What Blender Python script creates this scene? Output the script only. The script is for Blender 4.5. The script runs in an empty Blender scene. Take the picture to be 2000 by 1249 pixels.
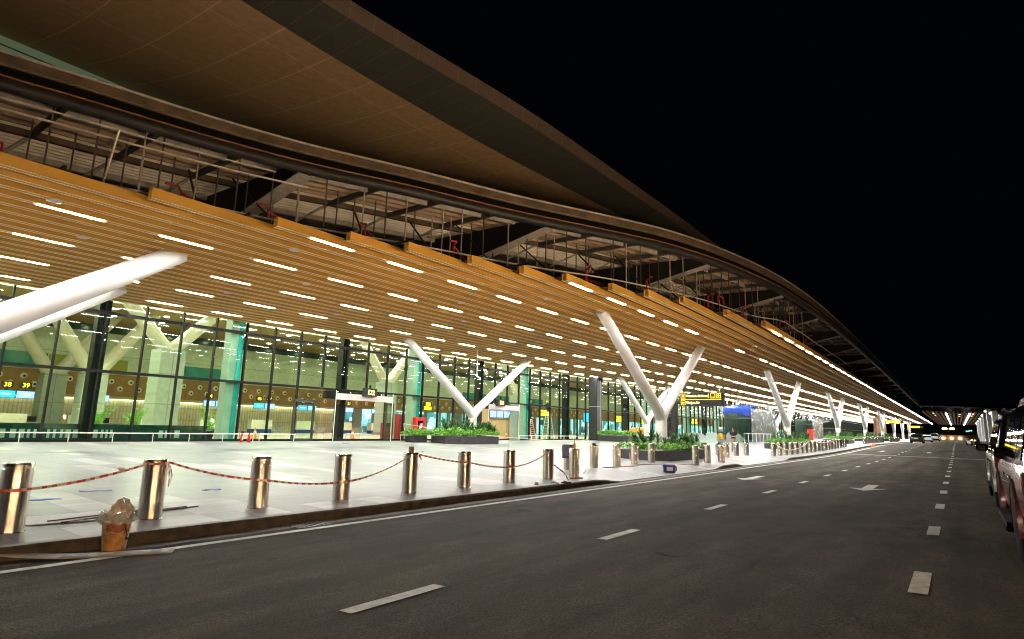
import bpy, bmesh, math, random
from mathutils import Vector, Matrix
random.seed(7)
R = math.radians
scene = bpy.context.scene
col = scene.collection

# ------------------------------------------------------------------ camera, world, exposure
F_PX, VPX, VPY, EYE, ROLL = 1150.0, 1870.0, 857.0, 1.35, 0.033
PIT = math.atan((VPY - 624.5) / F_PX)
cp, sp = math.cos(PIT), math.sin(PIT)
YAW = math.atan((VPX - 1000) / (F_PX * cp + (VPY - 624.5) * sp))
ca, sa = math.cos(YAW), math.sin(YAW)
cd, sd = math.cos(ROLL), math.sin(ROLL)
def _tilt(v): return Vector((v[0]*cd - v[2]*sd, v[1], v[2]*cd + v[0]*sd))
rt = _tilt((ca, sa, 0)); up = _tilt((sa*sp, -ca*sp, cp)); fw = _tilt((-sa*cp, ca*cp, sp))
cam_d = bpy.data.cameras.new('camera'); cam = bpy.data.objects.new('camera', cam_d); col.objects.link(cam)
m = Matrix.Identity(4)
for i in range(3): m[i][0] = rt[i]; m[i][1] = up[i]; m[i][2] = -fw[i]; m[i][3] = (0, 0, EYE)[i]
cam.matrix_world = m
cam_d.sensor_width = 36; cam_d.lens = F_PX / 2000 * 36; cam_d.clip_start = 0.05; cam_d.clip_end = 3000
scene.camera = cam
w = bpy.data.worlds.new("World"); scene.world = w; w.use_nodes = True
bg = w.node_tree.nodes['Background']; bg.inputs[0].default_value = (0.35, 0.5, 1.0, 1); bg.inputs[1].default_value = 0.0012
scene.view_settings.view_transform = 'Standard'; scene.view_settings.look = 'None'
scene.view_settings.gamma = 1; scene.view_settings.exposure = 0.22
LAMP = 178.0      # radiance of the canopy light strips
scene.render.engine = 'CYCLES'
cy = scene.cycles
cy.use_denoising = True
cy.max_bounces = 9; cy.diffuse_bounces = 4; cy.glossy_bounces = 4; cy.transparent_max_bounces = 24
cy.caustics_reflective = False; cy.caustics_refractive = False
cy.sample_clamp_indirect = 6
cy.filter_width = 1.1

# ------------------------------------------------------------------ helpers
class MB:
    def __init__(s): s.v = []; s.f = []; s.mi = []
    def add(s, vs, fs, mi=0):
        o = len(s.v); s.v += [tuple(v) for v in vs]
        for f in fs: s.f.append([i + o for i in f]); s.mi.append(mi)
        return s
    def box(s, x0, x1, y0, y1, z0, z1, mi=0):
        return s.add([(x0,y0,z0),(x1,y0,z0),(x1,y1,z0),(x0,y1,z0),(x0,y0,z1),(x1,y0,z1),(x1,y1,z1),(x0,y1,z1)],
                     [(0,3,2,1),(4,5,6,7),(0,1,5,4),(1,2,6,5),(2,3,7,6),(3,0,4,7)], mi)
    def bar(s, a, b, wd, h, mi=0, upv=(0,0,1)):
        a = Vector(a); b = Vector(b); d = (b - a).normalized(); u = Vector(upv)
        r = d.cross(u)
        if r.length < 1e-4: r = d.cross(Vector((1,0,0)))
        r.normalize(); u = r.cross(d).normalized()
        vs = []
        for p in (a, b):
            for i, j in ((-1,-1),(1,-1),(1,1),(-1,1)): vs.append(p + r*(wd/2*i) + u*(h/2*j))
        return s.add(vs, [(0,1,2,3),(7,6,5,4),(0,4,5,1),(1,5,6,2),(2,6,7,3),(3,7,4,0)], mi)
    def tube(s, pts, rad, n=10, mi=0, caps=True, closed=False):
        pts = [Vector(p) for p in pts]; k = len(pts)
        if not hasattr(rad, '__len__'): rad = [rad]*k
        vs = []; prev = None
        for i, p in enumerate(pts):
            t = (pts[min(i+1,k-1)] - pts[max(i-1,0)]).normalized()
            if prev is None:
                a = Vector((0,0,1)) if abs(t.z) < .9 else Vector((1,0,0))
                r = t.cross(a).normalized()
            else:
                r = (prev - t*prev.dot(t)).normalized()
            prev = r; q = t.cross(r)
            for j in range(n):
                an = 2*math.pi*j/n; vs.append(p + (r*math.cos(an) + q*math.sin(an))*rad[i])
        fs = []
        for i in range(k-1):
            for j in range(n):
                fs.append((i*n+j, i*n+(j+1)%n, (i+1)*n+(j+1)%n, (i+1)*n+j))
        if caps: fs.append(tuple(range(n-1,-1,-1))); fs.append(tuple((k-1)*n+j for j in range(n)))
        return s.add(vs, fs, mi)
    def lathe(s, prof, n=24, c=(0,0,0), mi=0, axis='z'):
        vs = []
        for r, z in prof:
            for j in range(n):
                a = 2*math.pi*j/n; x, y = r*math.cos(a), r*math.sin(a)
                if axis == 'z': vs.append((c[0]+x, c[1]+y, c[2]+z))
                elif axis == 'x': vs.append((c[0]+z, c[1]+x, c[2]+y))
                else: vs.append((c[0]+y, c[1]+z, c[2]+x))
        fs = []; k = len(prof)
        for i in range(k-1):
            for j in range(n): fs.append((i*n+j, i*n+(j+1)%n, (i+1)*n+(j+1)%n, (i+1)*n+j))
        fs.append(tuple(range(n-1,-1,-1))); fs.append(tuple((k-1)*n+j for j in range(n)))
        return s.add(vs, fs, mi)
    def prism(s, poly, z0, z1, mi=0):
        n = len(poly); vs = [(x,y,z0) for x,y in poly] + [(x,y,z1) for x,y in poly]
        return s.add(vs, [tuple(range(n-1,-1,-1)), tuple(range(n,2*n))] + [(i,(i+1)%n,n+(i+1)%n,n+i) for i in range(n)], mi)
    def grid(s, rows, mi=0, close=False):
        n = len(rows[0]); vs = [p for r in rows for p in r]; fs = []
        for i in range(len(rows)-1):
            for j in range(n if close else n-1):
                fs.append((i*n+j, i*n+(j+1)%n, (i+1)*n+(j+1)%n, (i+1)*n+j))
        return s.add(vs, fs, mi)
    def ball(s, c, r, n=12, mi=0, sc=(1,1,1)):
        k = n//2; vs = []
        for i in range(k+1):
            t = math.pi*i/k
            for j in range(n):
                a = 2*math.pi*j/n
                vs.append((c[0]+r*sc[0]*math.sin(t)*math.cos(a), c[1]+r*sc[1]*math.sin(t)*math.sin(a), c[2]+r*sc[2]*math.cos(t)))
        return s.add(vs, [(i*n+j, (i+1)*n+j, (i+1)*n+(j+1)%n, i*n+(j+1)%n) for i in range(k) for j in range(n)], mi)
    def mesh(s, name, mats, smooth=False):
        me = bpy.data.meshes.new(name); me.from_pydata(s.v, [], s.f)
        if not isinstance(mats, (list, tuple)): mats = [mats]
        for q in mats: me.materials.append(q)
        for p, i in zip(me.polygons, s.mi): p.material_index = i
        bm = bmesh.new(); bm.from_mesh(me); bmesh.ops.remove_doubles(bm, verts=bm.verts, dist=1e-5)
        bmesh.ops.recalc_face_normals(bm, faces=bm.faces); bm.to_mesh(me); bm.free()
        if smooth:
            for p in me.polygons: p.use_smooth = True
            try: me.set_sharp_from_angle(angle=R(38))
            except Exception: pass
        return me
    def build(s, name, mats, parent=None, smooth=False, loc=None, bevel=0):
        o = bpy.data.objects.new(name, s.mesh(name, mats, smooth)); col.objects.link(o)
        if parent is not None: o.parent = parent
        if loc: o.location = loc
        if bevel:
            b = o.modifiers.new('bevel', 'BEVEL'); b.width = bevel; b.segments = 2; b.limit_method = 'ANGLE'
        return o

def tag(o, label=None, cat=None, group=None, kind=None):
    if label: o['label'] = label
    if cat: o['category'] = cat
    if group: o['group'] = group
    if kind: o['kind'] = kind
    return o
def empty(name, loc=(0,0,0), rz=0, label=None, cat=None, group=None):
    o = bpy.data.objects.new(name, None); col.objects.link(o); o.empty_display_size = .2
    o.location = loc; o.rotation_euler = (0,0,rz)
    return tag(o, label, cat, group)
KIDS = {}
def kids(o): return [c for c in bpy.data.objects if c.parent == o]
def dup(o, loc=None, rz=None, label=None, parent=None):
    c = o.copy(); col.objects.link(c); c.parent = parent
    if parent is not None: c.matrix_parent_inverse = o.matrix_parent_inverse.copy()
    for ch in kids(o): dup(ch, parent=c)
    if loc is not None: c.location = loc
    if rz is not None: c.rotation_euler = (0,0,rz)
    if label: c['label'] = label
    return c
ORD = 'first second third fourth fifth sixth seventh eighth ninth tenth eleventh twelfth thirteenth fourteenth fifteenth sixteenth seventeenth eighteenth nineteenth'.split()
TENS = {2:'twent',3:'thirt',4:'fort',5:'fift',6:'sixt',7:'sevent',8:'eight',9:'ninet'}
def ordinal(n):
    if n <= 19: return ORD[n-1]
    t, u = divmod(n, 10)
    return TENS[t] + 'ieth' if u == 0 else TENS[t] + 'y-' + ORD[u-1]

# ------------------------------------------------------------------ materials
def mat(name, c, rough=.5, metal=0, var=.0, scale=4, bump=0, bscale=60, spec=.5, emit=None, es=0, stretch=None, coat=0):
    m = bpy.data.materials.new(name); m.use_nodes = True
    nt = m.node_tree; b = nt.nodes['Principled BSDF']
    b.inputs['Roughness'].default_value = rough; b.inputs['Metallic'].default_value = metal
    b.inputs['Base Color'].default_value = (*c, 1)
    b.inputs['Specular IOR Level'].default_value = spec
    if coat: b.inputs['Coat Weight'].default_value = coat; b.inputs['Coat Roughness'].default_value = .05
    if emit: b.inputs['Emission Color'].default_value = (*emit, 1); b.inputs['Emission Strength'].default_value = es
    if var or bump:
        tc = nt.nodes.new('ShaderNodeTexCoord'); mp = nt.nodes.new('ShaderNodeMapping')
        nt.links.new(tc.outputs['Object'], mp.inputs[0])
        if stretch: mp.inputs['Scale'].default_value = stretch
    if var:
        n = nt.nodes.new('ShaderNodeTexNoise'); n.inputs['Scale'].default_value = scale; n.inputs['Detail'].default_value = 5
        nt.links.new(mp.outputs[0], n.inputs[0])
        rp = nt.nodes.new('ShaderNodeValToRGB')
        rp.color_ramp.elements[0].position = .3; rp.color_ramp.elements[1].position = .7
        rp.color_ramp.elements[0].color = (*[x*(1-var) for x in c], 1)
        rp.color_ramp.elements[1].color = (*[min(1, x*(1+var)) for x in c], 1)
        nt.links.new(n.outputs['Fac'], rp.inputs[0]); nt.links.new(rp.outputs[0], b.inputs['Base Color'])
        mr = nt.nodes.new('ShaderNodeMapRange'); mr.inputs[3].default_value = rough*.8; mr.inputs[4].default_value = min(1, rough*1.25)
        nt.links.new(n.outputs['Fac'], mr.inputs[0]); nt.links.new(mr.outputs[0], b.inputs['Roughness'])
    if bump:
        n2 = nt.nodes.new('ShaderNodeTexNoise'); n2.inputs['Scale'].default_value = bscale; n2.inputs['Detail'].default_value = 4
        nt.links.new(mp.outputs[0], n2.inputs[0])
        bp = nt.nodes.new('ShaderNodeBump'); bp.inputs['Strength'].default_value = bump; bp.inputs['Distance'].default_value = .02
        nt.links.new(n2.outputs['Fac'], bp.inputs['Height']); nt.links.new(bp.outputs[0], b.inputs['Normal'])
    return m
def emat(name, c, s):
    m = bpy.data.materials.new(name); m.use_nodes = True; nt = m.node_tree
    nt.nodes.remove(nt.nodes['Principled BSDF'])
    e = nt.nodes.new('ShaderNodeEmission'); e.inputs[0].default_value = (*c, 1); e.inputs[1].default_value = s
    nt.links.new(e.outputs[0], nt.nodes['Material Output'].inputs[0]); return m
def glassmat(name, tint, ior=1.5, rough=0.0, haze=0):
    m = bpy.data.materials.new(name); m.use_nodes = True; nt = m.node_tree
    nt.nodes.remove(nt.nodes['Principled BSDF'])
    t = nt.nodes.new('ShaderNodeBsdfTransparent'); t.inputs[0].default_value = (*tint, 1)
    g = nt.nodes.new('ShaderNodeBsdfGlossy'); g.inputs['Roughness'].default_value = rough
    fr = nt.nodes.new('ShaderNodeFresnel'); ge = nt.nodes.new('ShaderNodeNewGeometry'); mr = nt.nodes.new('ShaderNodeMapRange')
    mr.inputs[3].default_value = ior; mr.inputs[4].default_value = 1.0001
    nt.links.new(ge.outputs['Backfacing'], mr.inputs[0]); nt.links.new(mr.outputs[0], fr.inputs[0])
    mx = nt.nodes.new('ShaderNodeMixShader'); src = t.outputs[0]
    if haze:
        d = nt.nodes.new('ShaderNodeBsdfDiffuse'); d.inputs[0].default_value = (.75,.8,.78,1)
        m2 = nt.nodes.new('ShaderNodeMixShader'); m2.inputs[0].default_value = haze
        nt.links.new(t.outputs[0], m2.inputs[1]); nt.links.new(d.outputs[0], m2.inputs[2]); src = m2.outputs[0]
    nt.links.new(fr.outputs[0], mx.inputs[0]); nt.links.new(src, mx.inputs[1]); nt.links.new(g.outputs[0], mx.inputs[2])
    nt.links.new(mx.outputs[0], nt.nodes['Material Output'].inputs[0]); return m
class NT:
    def __init__(s, name):
        s.m = bpy.data.materials.new(name); s.m.use_nodes = True; s.nt = s.m.node_tree; s.b = s.nt.nodes['Principled BSDF']
    def n(s, t, **kw):
        x = s.nt.nodes.new('ShaderNode'+t)
        for k, v in kw.items():
            if k in x.inputs: x.inputs[k].default_value = v
            else: setattr(x, k, v)
        return x
    def l(s, a, b): s.nt.links.new(a, b)
    def mixc(s, fac, a, b, mode='MIX'):
        x = s.nt.nodes.new('ShaderNodeMix'); x.data_type = 'RGBA'; x.blend_type = mode
        for sock, v in ((x.inputs[0], fac), (x.inputs[6], a), (x.inputs[7], b)):
            if hasattr(v, 'is_linked'): s.l(v, sock)
            else: sock.default_value = v
        return x.outputs[2]
    def ramp(s, src, stops):
        r = s.nt.nodes.new('ShaderNodeValToRGB'); e = r.color_ramp.elements
        while len(e) < len(stops): e.new(.5)
        for q, (p, c) in zip(e, stops): q.position = p; q.color = (*c, 1) if len(c) == 3 else c
        s.l(src, r.inputs[0]); return r.outputs[0]

def asphalt():
    t = NT('asphalt'); tc = t.n('TexCoord'); o = tc.outputs['Object']
    mp = t.n('Mapping'); mp.inputs['Scale'].default_value = (1, .35, 1); t.l(o, mp.inputs[0])
    big = t.n('TexNoise', Scale=.35, Detail=4.0); t.l(mp.outputs[0], big.inputs[0])
    mid = t.n('TexNoise', Scale=2.2, Detail=6.0, Roughness=.65); t.l(mp.outputs[0], mid.inputs[0])
    fin = t.n('TexNoise', Scale=55, Detail=3.0); t.l(o, fin.inputs[0])
    vor = t.n('TexVoronoi', Scale=160); t.l(o, vor.inputs[0])
    c = t.ramp(big.outputs['Fac'], [(.3,(.038,.032,.026)), (.7,(.092,.079,.063))])
    c2 = t.ramp(mid.outputs['Fac'], [(.3,(.45,.45,.45)), (.5,(1,1,1)), (.72,(1.7,1.62,1.5))])
    c = t.mixc(.8, c, c2, 'MULTIPLY')
    c3 = t.ramp(fin.outputs['Fac'], [(.36,(.35,.35,.35)), (.64,(1.8,1.75,1.7))])
    c = t.mixc(.8, c, c3, 'MULTIPLY')
    mt = t.n('Mapping'); mt.inputs['Scale'].default_value = (1.1,.025,1); t.l(o, mt.inputs[0])
    tk = t.n('TexNoise', Scale=1.6, Detail=3.0); t.l(mt.outputs[0], tk.inputs[0])
    c = t.mixc(.85, c, t.ramp(tk.outputs['Fac'], [(.34,(.6,.59,.57)), (.5,(1,1,1)), (.66,(1.3,1.28,1.25))]), 'MULTIPLY')
    ck = t.n('TexVoronoi', Scale=.16); ck.feature = 'DISTANCE_TO_EDGE'; wb_ = t.n('TexNoise', Scale=1.5, Detail=4.0); t.l(o, wb_.inputs[0])
    va_ = t.n('VectorMath'); va_.operation = 'ADD'; t.l(o, va_.inputs[0]); t.l(wb_.outputs['Color'], va_.inputs[1]); t.l(va_.outputs[0], ck.inputs[0])
    c = t.mixc(.6, c, t.ramp(ck.outputs['Distance'], [(.0,(.3,.3,.3)), (.006,(1,1,1))]), 'MULTIPLY')
    # oil drops and old stains
    st = t.n('TexVoronoi', Scale=.55); t.l(o, st.inputs[0])
    c4 = t.ramp(st.outputs['Distance'], [(.05,(.35,.35,.35)), (.12,(1,1,1))])
    c = t.mixc(.7, c, c4, 'MULTIPLY')
    t.l(c, t.b.inputs['Base Color']); t.b.inputs['Roughness'].default_value = .75; t.b.inputs['Specular IOR Level'].default_value = .13
    bp = t.n('Bump', Strength=.9, Distance=.012); t.l(vor.outputs['Distance'], bp.inputs['Height']); t.l(bp.outputs[0], t.b.inputs['Normal'])
    return t.m
def granite(name='granite_paving', k=1.0):
    t = NT(name); tc = t.n('TexCoord'); o = tc.outputs['Object']
    br = t.n('TexBrick'); br.offset = .37; br.offset_frequency = 2
    for a, v in (('Color1',(.57*k,.605*k,.65*k,1)),('Color2',(.46*k,.49*k,.53*k,1)),('Mortar',(.24*k,.25*k,.26*k,1)),('Scale',1.0),('Mortar Size',.010),('Brick Width',1.2),('Row Height',.6),('Bias',0.0)): br.inputs[a].default_value = v
    t.l(o, br.inputs[0])
    b2 = t.n('TexBrick'); b2.offset = .63; b2.offset_frequency = 3
    for a, v in (('Color1',(0,0,0,1)),('Color2',(1,1,1,1)),('Mortar',(0,0,0,1)),('Scale',1.0),('Mortar Size',.002),('Brick Width',2.4),('Row Height',.6),('Bias',-.0)): b2.inputs[a].default_value = v
    t.l(o, b2.inputs[0])
    wh = t.ramp(b2.outputs['Color'], [(.84,(0,0,0)), (.86,(1,1,1))])
    dk = t.ramp(b2.outputs['Color'], [(.10,(1,1,1)), (.12,(0,0,0))])
    c = t.mixc(wh, br.outputs['Color'], (.95*k,.96*k,.97*k,1))
    mp = t.n('Mapping'); mp.inputs['Scale'].default_value = (2.2,.25,1); t.l(o, mp.inputs[0])
    ns = t.n('TexNoise', Scale=1.3, Detail=7.0, Roughness=.62, Distortion=.5); t.l(mp.outputs[0], ns.inputs[0])
    v = t.ramp(ns.outputs['Fac'], [(.30,(.30,.31,.33)), (.45,(.72,.73,.74)), (.6,(1,1,1)), (.75,(1.15,1.15,1.15))])
    c = t.mixc(.85, c, v, 'MULTIPLY')
    dn = t.n('TexNoise', Scale=.5, Detail=4.0); t.l(o, dn.inputs[0])
    dv = t.ramp(dn.outputs['Fac'], [(.3,(.66,.66,.67)), (.55,(1,1,1))])
    c = t.mixc(.8, c, dv, 'MULTIPLY')
    t.l(c, t.b.inputs['Base Color'])
    rr = t.n('MapRange'); rr.inputs[3].default_value = .22; rr.inputs[4].default_value = .5; t.l(ns.outputs['Fac'], rr.inputs[0]); t.l(rr.outputs[0], t.b.inputs['Roughness'])
    return t.m
def linegrid(name, c, line, w, h, rough=.6, ms=.012, var=.1, swap=False, metal=0, spec=.3):
    t = NT(name); tc = t.n('TexCoord'); o = tc.outputs['Object']
    if swap:
        sx = t.n('SeparateXYZ'); cx = t.n('CombineXYZ'); t.l(o, sx.inputs[0])
        t.l(sx.outputs[1], cx.inputs[0]); t.l(sx.outputs[2 if swap == 'yz' else 0], cx.inputs[1]); o = cx.outputs[0]
    br = t.n('TexBrick'); br.offset = 0
    for a, v in (('Color1',(*c,1)),('Color2',(*[x*(1-var) for x in c],1)),('Mortar',(*line,1)),('Scale',1.0),('Mortar Size',ms),('Brick Width',w),('Row Height',h)): br.inputs[a].default_value = v
    t.l(o, br.inputs[0])
    ns = t.n('TexNoise', Scale=3.0, Detail=4.0); t.l(o, ns.inputs[0])
    v = t.ramp(ns.outputs['Fac'], [(.3,(.85,.85,.85)), (.7,(1.08,1.08,1.08))])
    t.l(t.mixc(1.0, br.outputs['Color'], v, 'MULTIPLY'), t.b.inputs['Base Color'])
    t.b.inputs['Roughness'].default_value = rough; t.b.inputs['Metallic'].default_value = metal; t.b.inputs['Specular IOR Level'].default_value = spec
    return t.m
def leafmat(name, a, b):
    t = NT(name); oi = t.n('ObjectInfo'); tc = t.n('TexCoord'); ns = t.n('TexNoise', Scale=9.0, Detail=3.0); t.l(tc.outputs['Object'], ns.inputs[0])
    t.l(t.ramp(ns.outputs['Fac'], [(.35,a), (.65,b)]), t.b.inputs['Base Color'])
    t.b.inputs['Roughness'].default_value = .45
    return t.m
def corrugated(name, c, rough=.45, metal=.0):
    t = NT(name); tc = t.n('TexCoord'); ns = t.n('TexNoise', Scale=1.5, Detail=5.0); t.l(tc.outputs['Object'], ns.inputs[0])
    t.l(t.ramp(ns.outputs['Fac'], [(.3,[x*.75 for x in c]), (.7,c)]), t.b.inputs['Base Color'])
    t.b.inputs['Roughness'].default_value = rough; t.b.inputs['Metallic'].default_value = metal
    return t.m

M = {}
M['asphalt'] = asphalt(); M['granite'] = granite(k=.45)
M['paint'] = mat('road_paint', (.62,.6,.55), .6, var=.25, scale=9)
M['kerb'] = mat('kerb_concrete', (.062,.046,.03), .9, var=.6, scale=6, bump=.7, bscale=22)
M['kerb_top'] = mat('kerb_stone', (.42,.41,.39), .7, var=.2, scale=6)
M['wood'] = mat('wood_slat', (.70,.40,.07), .42, var=.07, scale=.35)
M['wood_edge_lit'] = mat('wood_slat_edge_lit', (.97,.88,.62), .35)  # board bottoms paler than the sides: floor bounce put into the colour
M['white'] = mat('white_steel_paint', (.82,.815,.80), .38, var=.07, scale=1.2)
M['blacksteel'] = mat('black_steel', (.009,.009,.010), .55, var=.3, scale=3, spec=.25)
M['darksteel'] = mat('dark_grey_steel', (.05,.05,.052), .45, var=.3, scale=4)
M['primer'] = mat('grey_primer_steel', (.3,.3,.3), .5, var=.25, scale=5)
M['mull'] = mat('black_anodised_frame', (.006,.0068,.007), .5, var=.2, scale=3, spec=.2)
M['rim'] = mat('aluminium_tube', (.4,.39,.37), .35, metal=.4, var=.3, scale=3)
M['gutter'] = mat('brown_fascia', (.065,.045,.028), .6, var=.5, scale=2.5)
M['flange'] = mat('rusty_flange', (.2,.1,.045), .5, var=.3, scale=4)
M['deckbrown'] = corrugated('primed_deck_sheet', (.34,.265,.215))
M['deckwhite'] = corrugated('galvanised_deck_sheet', (.82,.82,.80))
M['steelpipe'] = mat('galvanised_pipe', (.5,.49,.47), .4, metal=.3, var=.2, scale=6)
M['redpipe'] = mat('red_sprinkler_pipe', (.26,.014,.02), .4, var=.2, scale=5)
M['soffit'] = linegrid('beige_roof_soffit', (.34,.245,.15), (.52,.40,.28), 1.9, 4.6, rough=.75, ms=.02, var=.04, swap='yx')
M['band'] = linegrid('slate_roof_panel', (.05,.054,.051), (.11,.10,.085), .95, 9, rough=.55, ms=.014, var=.06, swap='yx')
M['rimband'] = linegrid('brown_roof_edge_panel', (.085,.066,.058), (.14,.115,.1), .95, 4, rough=.55, ms=.014, var=.05, swap='yz')
M['roofmetal'] = mat('roof_sheet', (.12,.12,.12), .5, var=.2)
M['glass'] = glassmat('facade_glass', (.84,.965,.86), 1.5)
M['clearglass'] = glassmat('clear_glass', (.93,.97,.94), 1.5)
M['hazyglass'] = glassmat('filmed_glass', (.7,.88,.8), 1.5, 0.03, .38)
M['plastic'] = glassmat('plastic_film', (.86,.92,.92), 1.6, .12, .3)
M['cyan'] = mat('cyan_glass_fin', (.02,.36,.44), .25, var=.15, scale=2)
M['pale'] = mat('pale_green_panel', (.33,.42,.39), .4, var=.08, scale=2)
M['steel'] = NT('brushed_stainless').m
def _steel():
    t = NT('brushed_stainless_steel'); tc = t.n('TexCoord'); mp = t.n('Mapping'); mp.inputs['Scale'].default_value = (1,1,40); t.l(tc.outputs['Object'], mp.inputs[0])
    ns = t.n('TexNoise', Scale=6.0, Detail=3.0); t.l(mp.outputs[0], ns.inputs[0])
    t.b.inputs['Metallic'].default_value = 1; t.b.inputs['Base Color'].default_value = (.86,.80,.71,1)
    tg = t.n('Tangent'); tg.direction_type = 'RADIAL'; tg.axis = 'Z'; t.l(tg.outputs[0], t.b.inputs['Tangent'])
    t.b.inputs['Anisotropic'].default_value = .93; t.b.inputs['Anisotropic Rotation'].default_value = .25
    rr = t.n('MapRange'); rr.inputs[3].default_value = .2; rr.inputs[4].default_value = .26; t.l(ns.outputs['Fac'], rr.inputs[0]); t.l(rr.outputs[0], t.b.inputs['Roughness'])
    return t.m
M['steel'] = _steel()
M['lamp'] = emat('light_strip', (1,.955,.885), LAMP)
M['unlit'] = mat('unlit_diffuser', (.7,.7,.68), .5)
M['hall_lamp'] = emat('hall_light', (1,.95,.74), 125)
M['dot'] = emat('hall_downlight', (1,.93,.75), 60)
M['tape_r'] = mat('red_barrier_tape', (.68,.08,.06), .4, var=.2, scale=9)
M['tape_w'] = mat('white_barrier_tape', (.8,.66,.62), .4, var=.15, scale=9)
M['planter'] = mat('dark_granite_planter', (.045,.045,.05), .3, var=.4, scale=14)
M['soil'] = mat('soil', (.05,.035,.02), .9, bump=.5, bscale=30)
M['leaf'] = leafmat('bright_leaf', (.07,.24,.015), (.2,.5,.04))
M['leafdark'] = leafmat('dark_leaf', (.015,.07,.012), (.05,.17,.025))
M['black'] = mat('black_rubber', (.012,.012,.012), .7, var=.2, spec=.15)
M['signblack'] = mat('black_sign_panel', (.012,.012,.013), .4, var=.1)
M['yel'] = emat('sign_yellow_light', (1,.62,.03), 2.4)
M['signlit'] = emat('door_sign_light', (1,.72,.2), 3.2)
M['signwhite'] = emat('sign_letter_light', (1,.74,.25), 3.0)
M['red'] = mat('red_enamel', (.62,.02,.02), .3, var=.1)
M['redlit'] = mat('dark_red_cabinet', (.3,.015,.02), .35, var=.15)
M['orange'] = mat('orange_tarpaulin', (.85,.22,.02), .5, var=.15, scale=6)
M['blue'] = mat('blue_tarpaulin', (.03,.09,.55), .4, var=.25, scale=3, bump=.6, bscale=5)
M['navy'] = mat('navy_plastic', (.015,.03,.2), .35, var=.15)
M['chrome'] = mat('chrome', (.75,.75,.76), .1, metal=1)
M['hallfloor'] = linegrid('hall_floor_tile', (.55,.5,.4), (.42,.38,.3), 1.2, 1.2, rough=.25, ms=.006, var=.06, spec=.5)
M['hallwall'] = linegrid('hall_wall_panel', (.58,.66,.47), (.35,.38,.3), 6.5, 2.2, rough=.6, ms=.03, var=.05, swap='yz')
M['hallwood'] = linegrid('hall_wood_panel', (.30,.165,.05), (.2,.1,.03), 2.1, 3, rough=.5, ms=.02, var=.12, swap='yz')
M['hallribs'] = linegrid('hall_ribbed_wall', (.62,.54,.38), (.42,.35,.22), .28, 1.1, rough=.6, ms=.05, var=.2, swap='yz')
M['hallceil'] = mat('hall_brown_ceiling', (.3,.2,.09), .7, var=.1)
M['cream'] = mat('cream_counter', (.62,.58,.46), .4, var=.06)
M['stone'] = mat('grey_counter_stone', (.2,.2,.18), .35, var=.3, scale=8)
M['darkgreen'] = mat('dark_green_glass_band', (.01,.04,.035), .15, var=.2)
M['screen'] = emat('screen_blue', (.08,.3,.95), 2.6)
M['screen2'] = emat('screen_pale', (.28,.42,.95), 2.4)
M['screen3'] = emat('screen_cyan', (.03,.5,.95), 2.2)
M['screenred'] = emat('screen_red', (.85,.03,.08), 1.6)
M['screenw'] = emat('screen_white', (.85,.92,1), 2.2)
def _air():
    t = NT('bright_airside_window'); tc = t.n('TexCoord'); sx = t.n('SeparateXYZ'); cx = t.n('CombineXYZ'); t.l(tc.outputs['Object'], sx.inputs[0]); t.l(sx.outputs[1], cx.inputs[0]); t.l(sx.outputs[2], cx.inputs[1])
    vo = t.n('TexVoronoi', Scale=.9); vo.distance = 'CHEBYCHEV'; t.l(cx.outputs[0], vo.inputs[0])
    c = t.ramp(vo.outputs['Color'], [(.15,(.02,.06,.07)), (.35,(.06,.3,.36)), (.55,(.3,.75,.85)), (.8,(.75,.95,1))])
    t.l(c, t.b.inputs['Emission Color']); t.b.inputs['Emission Strength'].default_value = 1.3; t.b.inputs['Base Color'].default_value = (.02,.03,.03,1); return t.m
M['airside'] = _air()
M['clere'] = emat('lit_clerestory', (.12,.155,.085), .5)
M['skin'] = mat('skin', (.42,.24,.16), .5, var=.1)
M['hair'] = mat('black_hair', (.012,.01,.009), .5)
M['denim'] = mat('pale_denim', (.24,.33,.42), .8, var=.15)
M['khaki'] = mat('khaki_cloth', (.3,.25,.19), .8, var=.15)
M['tee'] = mat('black_cloth', (.015,.015,.018), .8, var=.2)
M['vest'] = mat('yellow_safety_vest', (.78,.62,.02), .6, var=.1)
M['vest2'] = mat('reflective_band', (.85,.4,.02), .5)
M['helmet'] = mat('white_helmet', (.85,.85,.85), .3)
M['helmet_y'] = mat('yellow_helmet', (.7,.75,.05), .3)
M['helmet_r'] = mat('orange_helmet', (.6,.15,.05), .3)
M['workblue'] = mat('dark_blue_workwear', (.02,.035,.12), .8, var=.2)
M['bucket'] = mat('dirty_bucket_plastic', (.42,.34,.24), .6, var=.35, scale=7)
M['bucket_o'] = mat('orange_paint_stain', (.40,.19,.05), .7, var=.45, scale=13)
M['bucket_r'] = mat('red_paint_stain', (.32,.10,.05), .7, var=.5, scale=13)
M['bag'] = mat('dirty_plastic_bag', (.5,.43,.34), .45, var=.35, scale=12)
M['plank'] = mat('grey_laminate', (.36,.34,.33), .5, var=.2, scale=6)
M['plankblue'] = mat('blue_print', (.17,.17,.28), .5, var=.5, scale=16)
M['towel'] = mat('grey_towel', (.1,.1,.14), .9, var=.3, scale=8)
M['bottle'] = glassmat('amber_drink', (.95,.6,.12), 1.4, .02, .25)
M['rust'] = mat('brown_can', (.3,.16,.07), .5, var=.3)
M['sandal'] = mat('brown_rubber', (.1,.065,.045), .7, var=.25)
M['dark'] = mat('night_dark', (.01,.012,.01), .9, var=.4)
M['brownwall'] = mat('brown_wall', (.18,.09,.035), .8, var=.3, scale=.6)
M['tyre'] = mat('tyre', (.013,.013,.013), .85, var=.2, spec=.1)
M['blackgloss'] = mat('gloss_black_mirror_cap', (.012,.012,.013), .15, var=.02, coat=.6)
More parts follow.
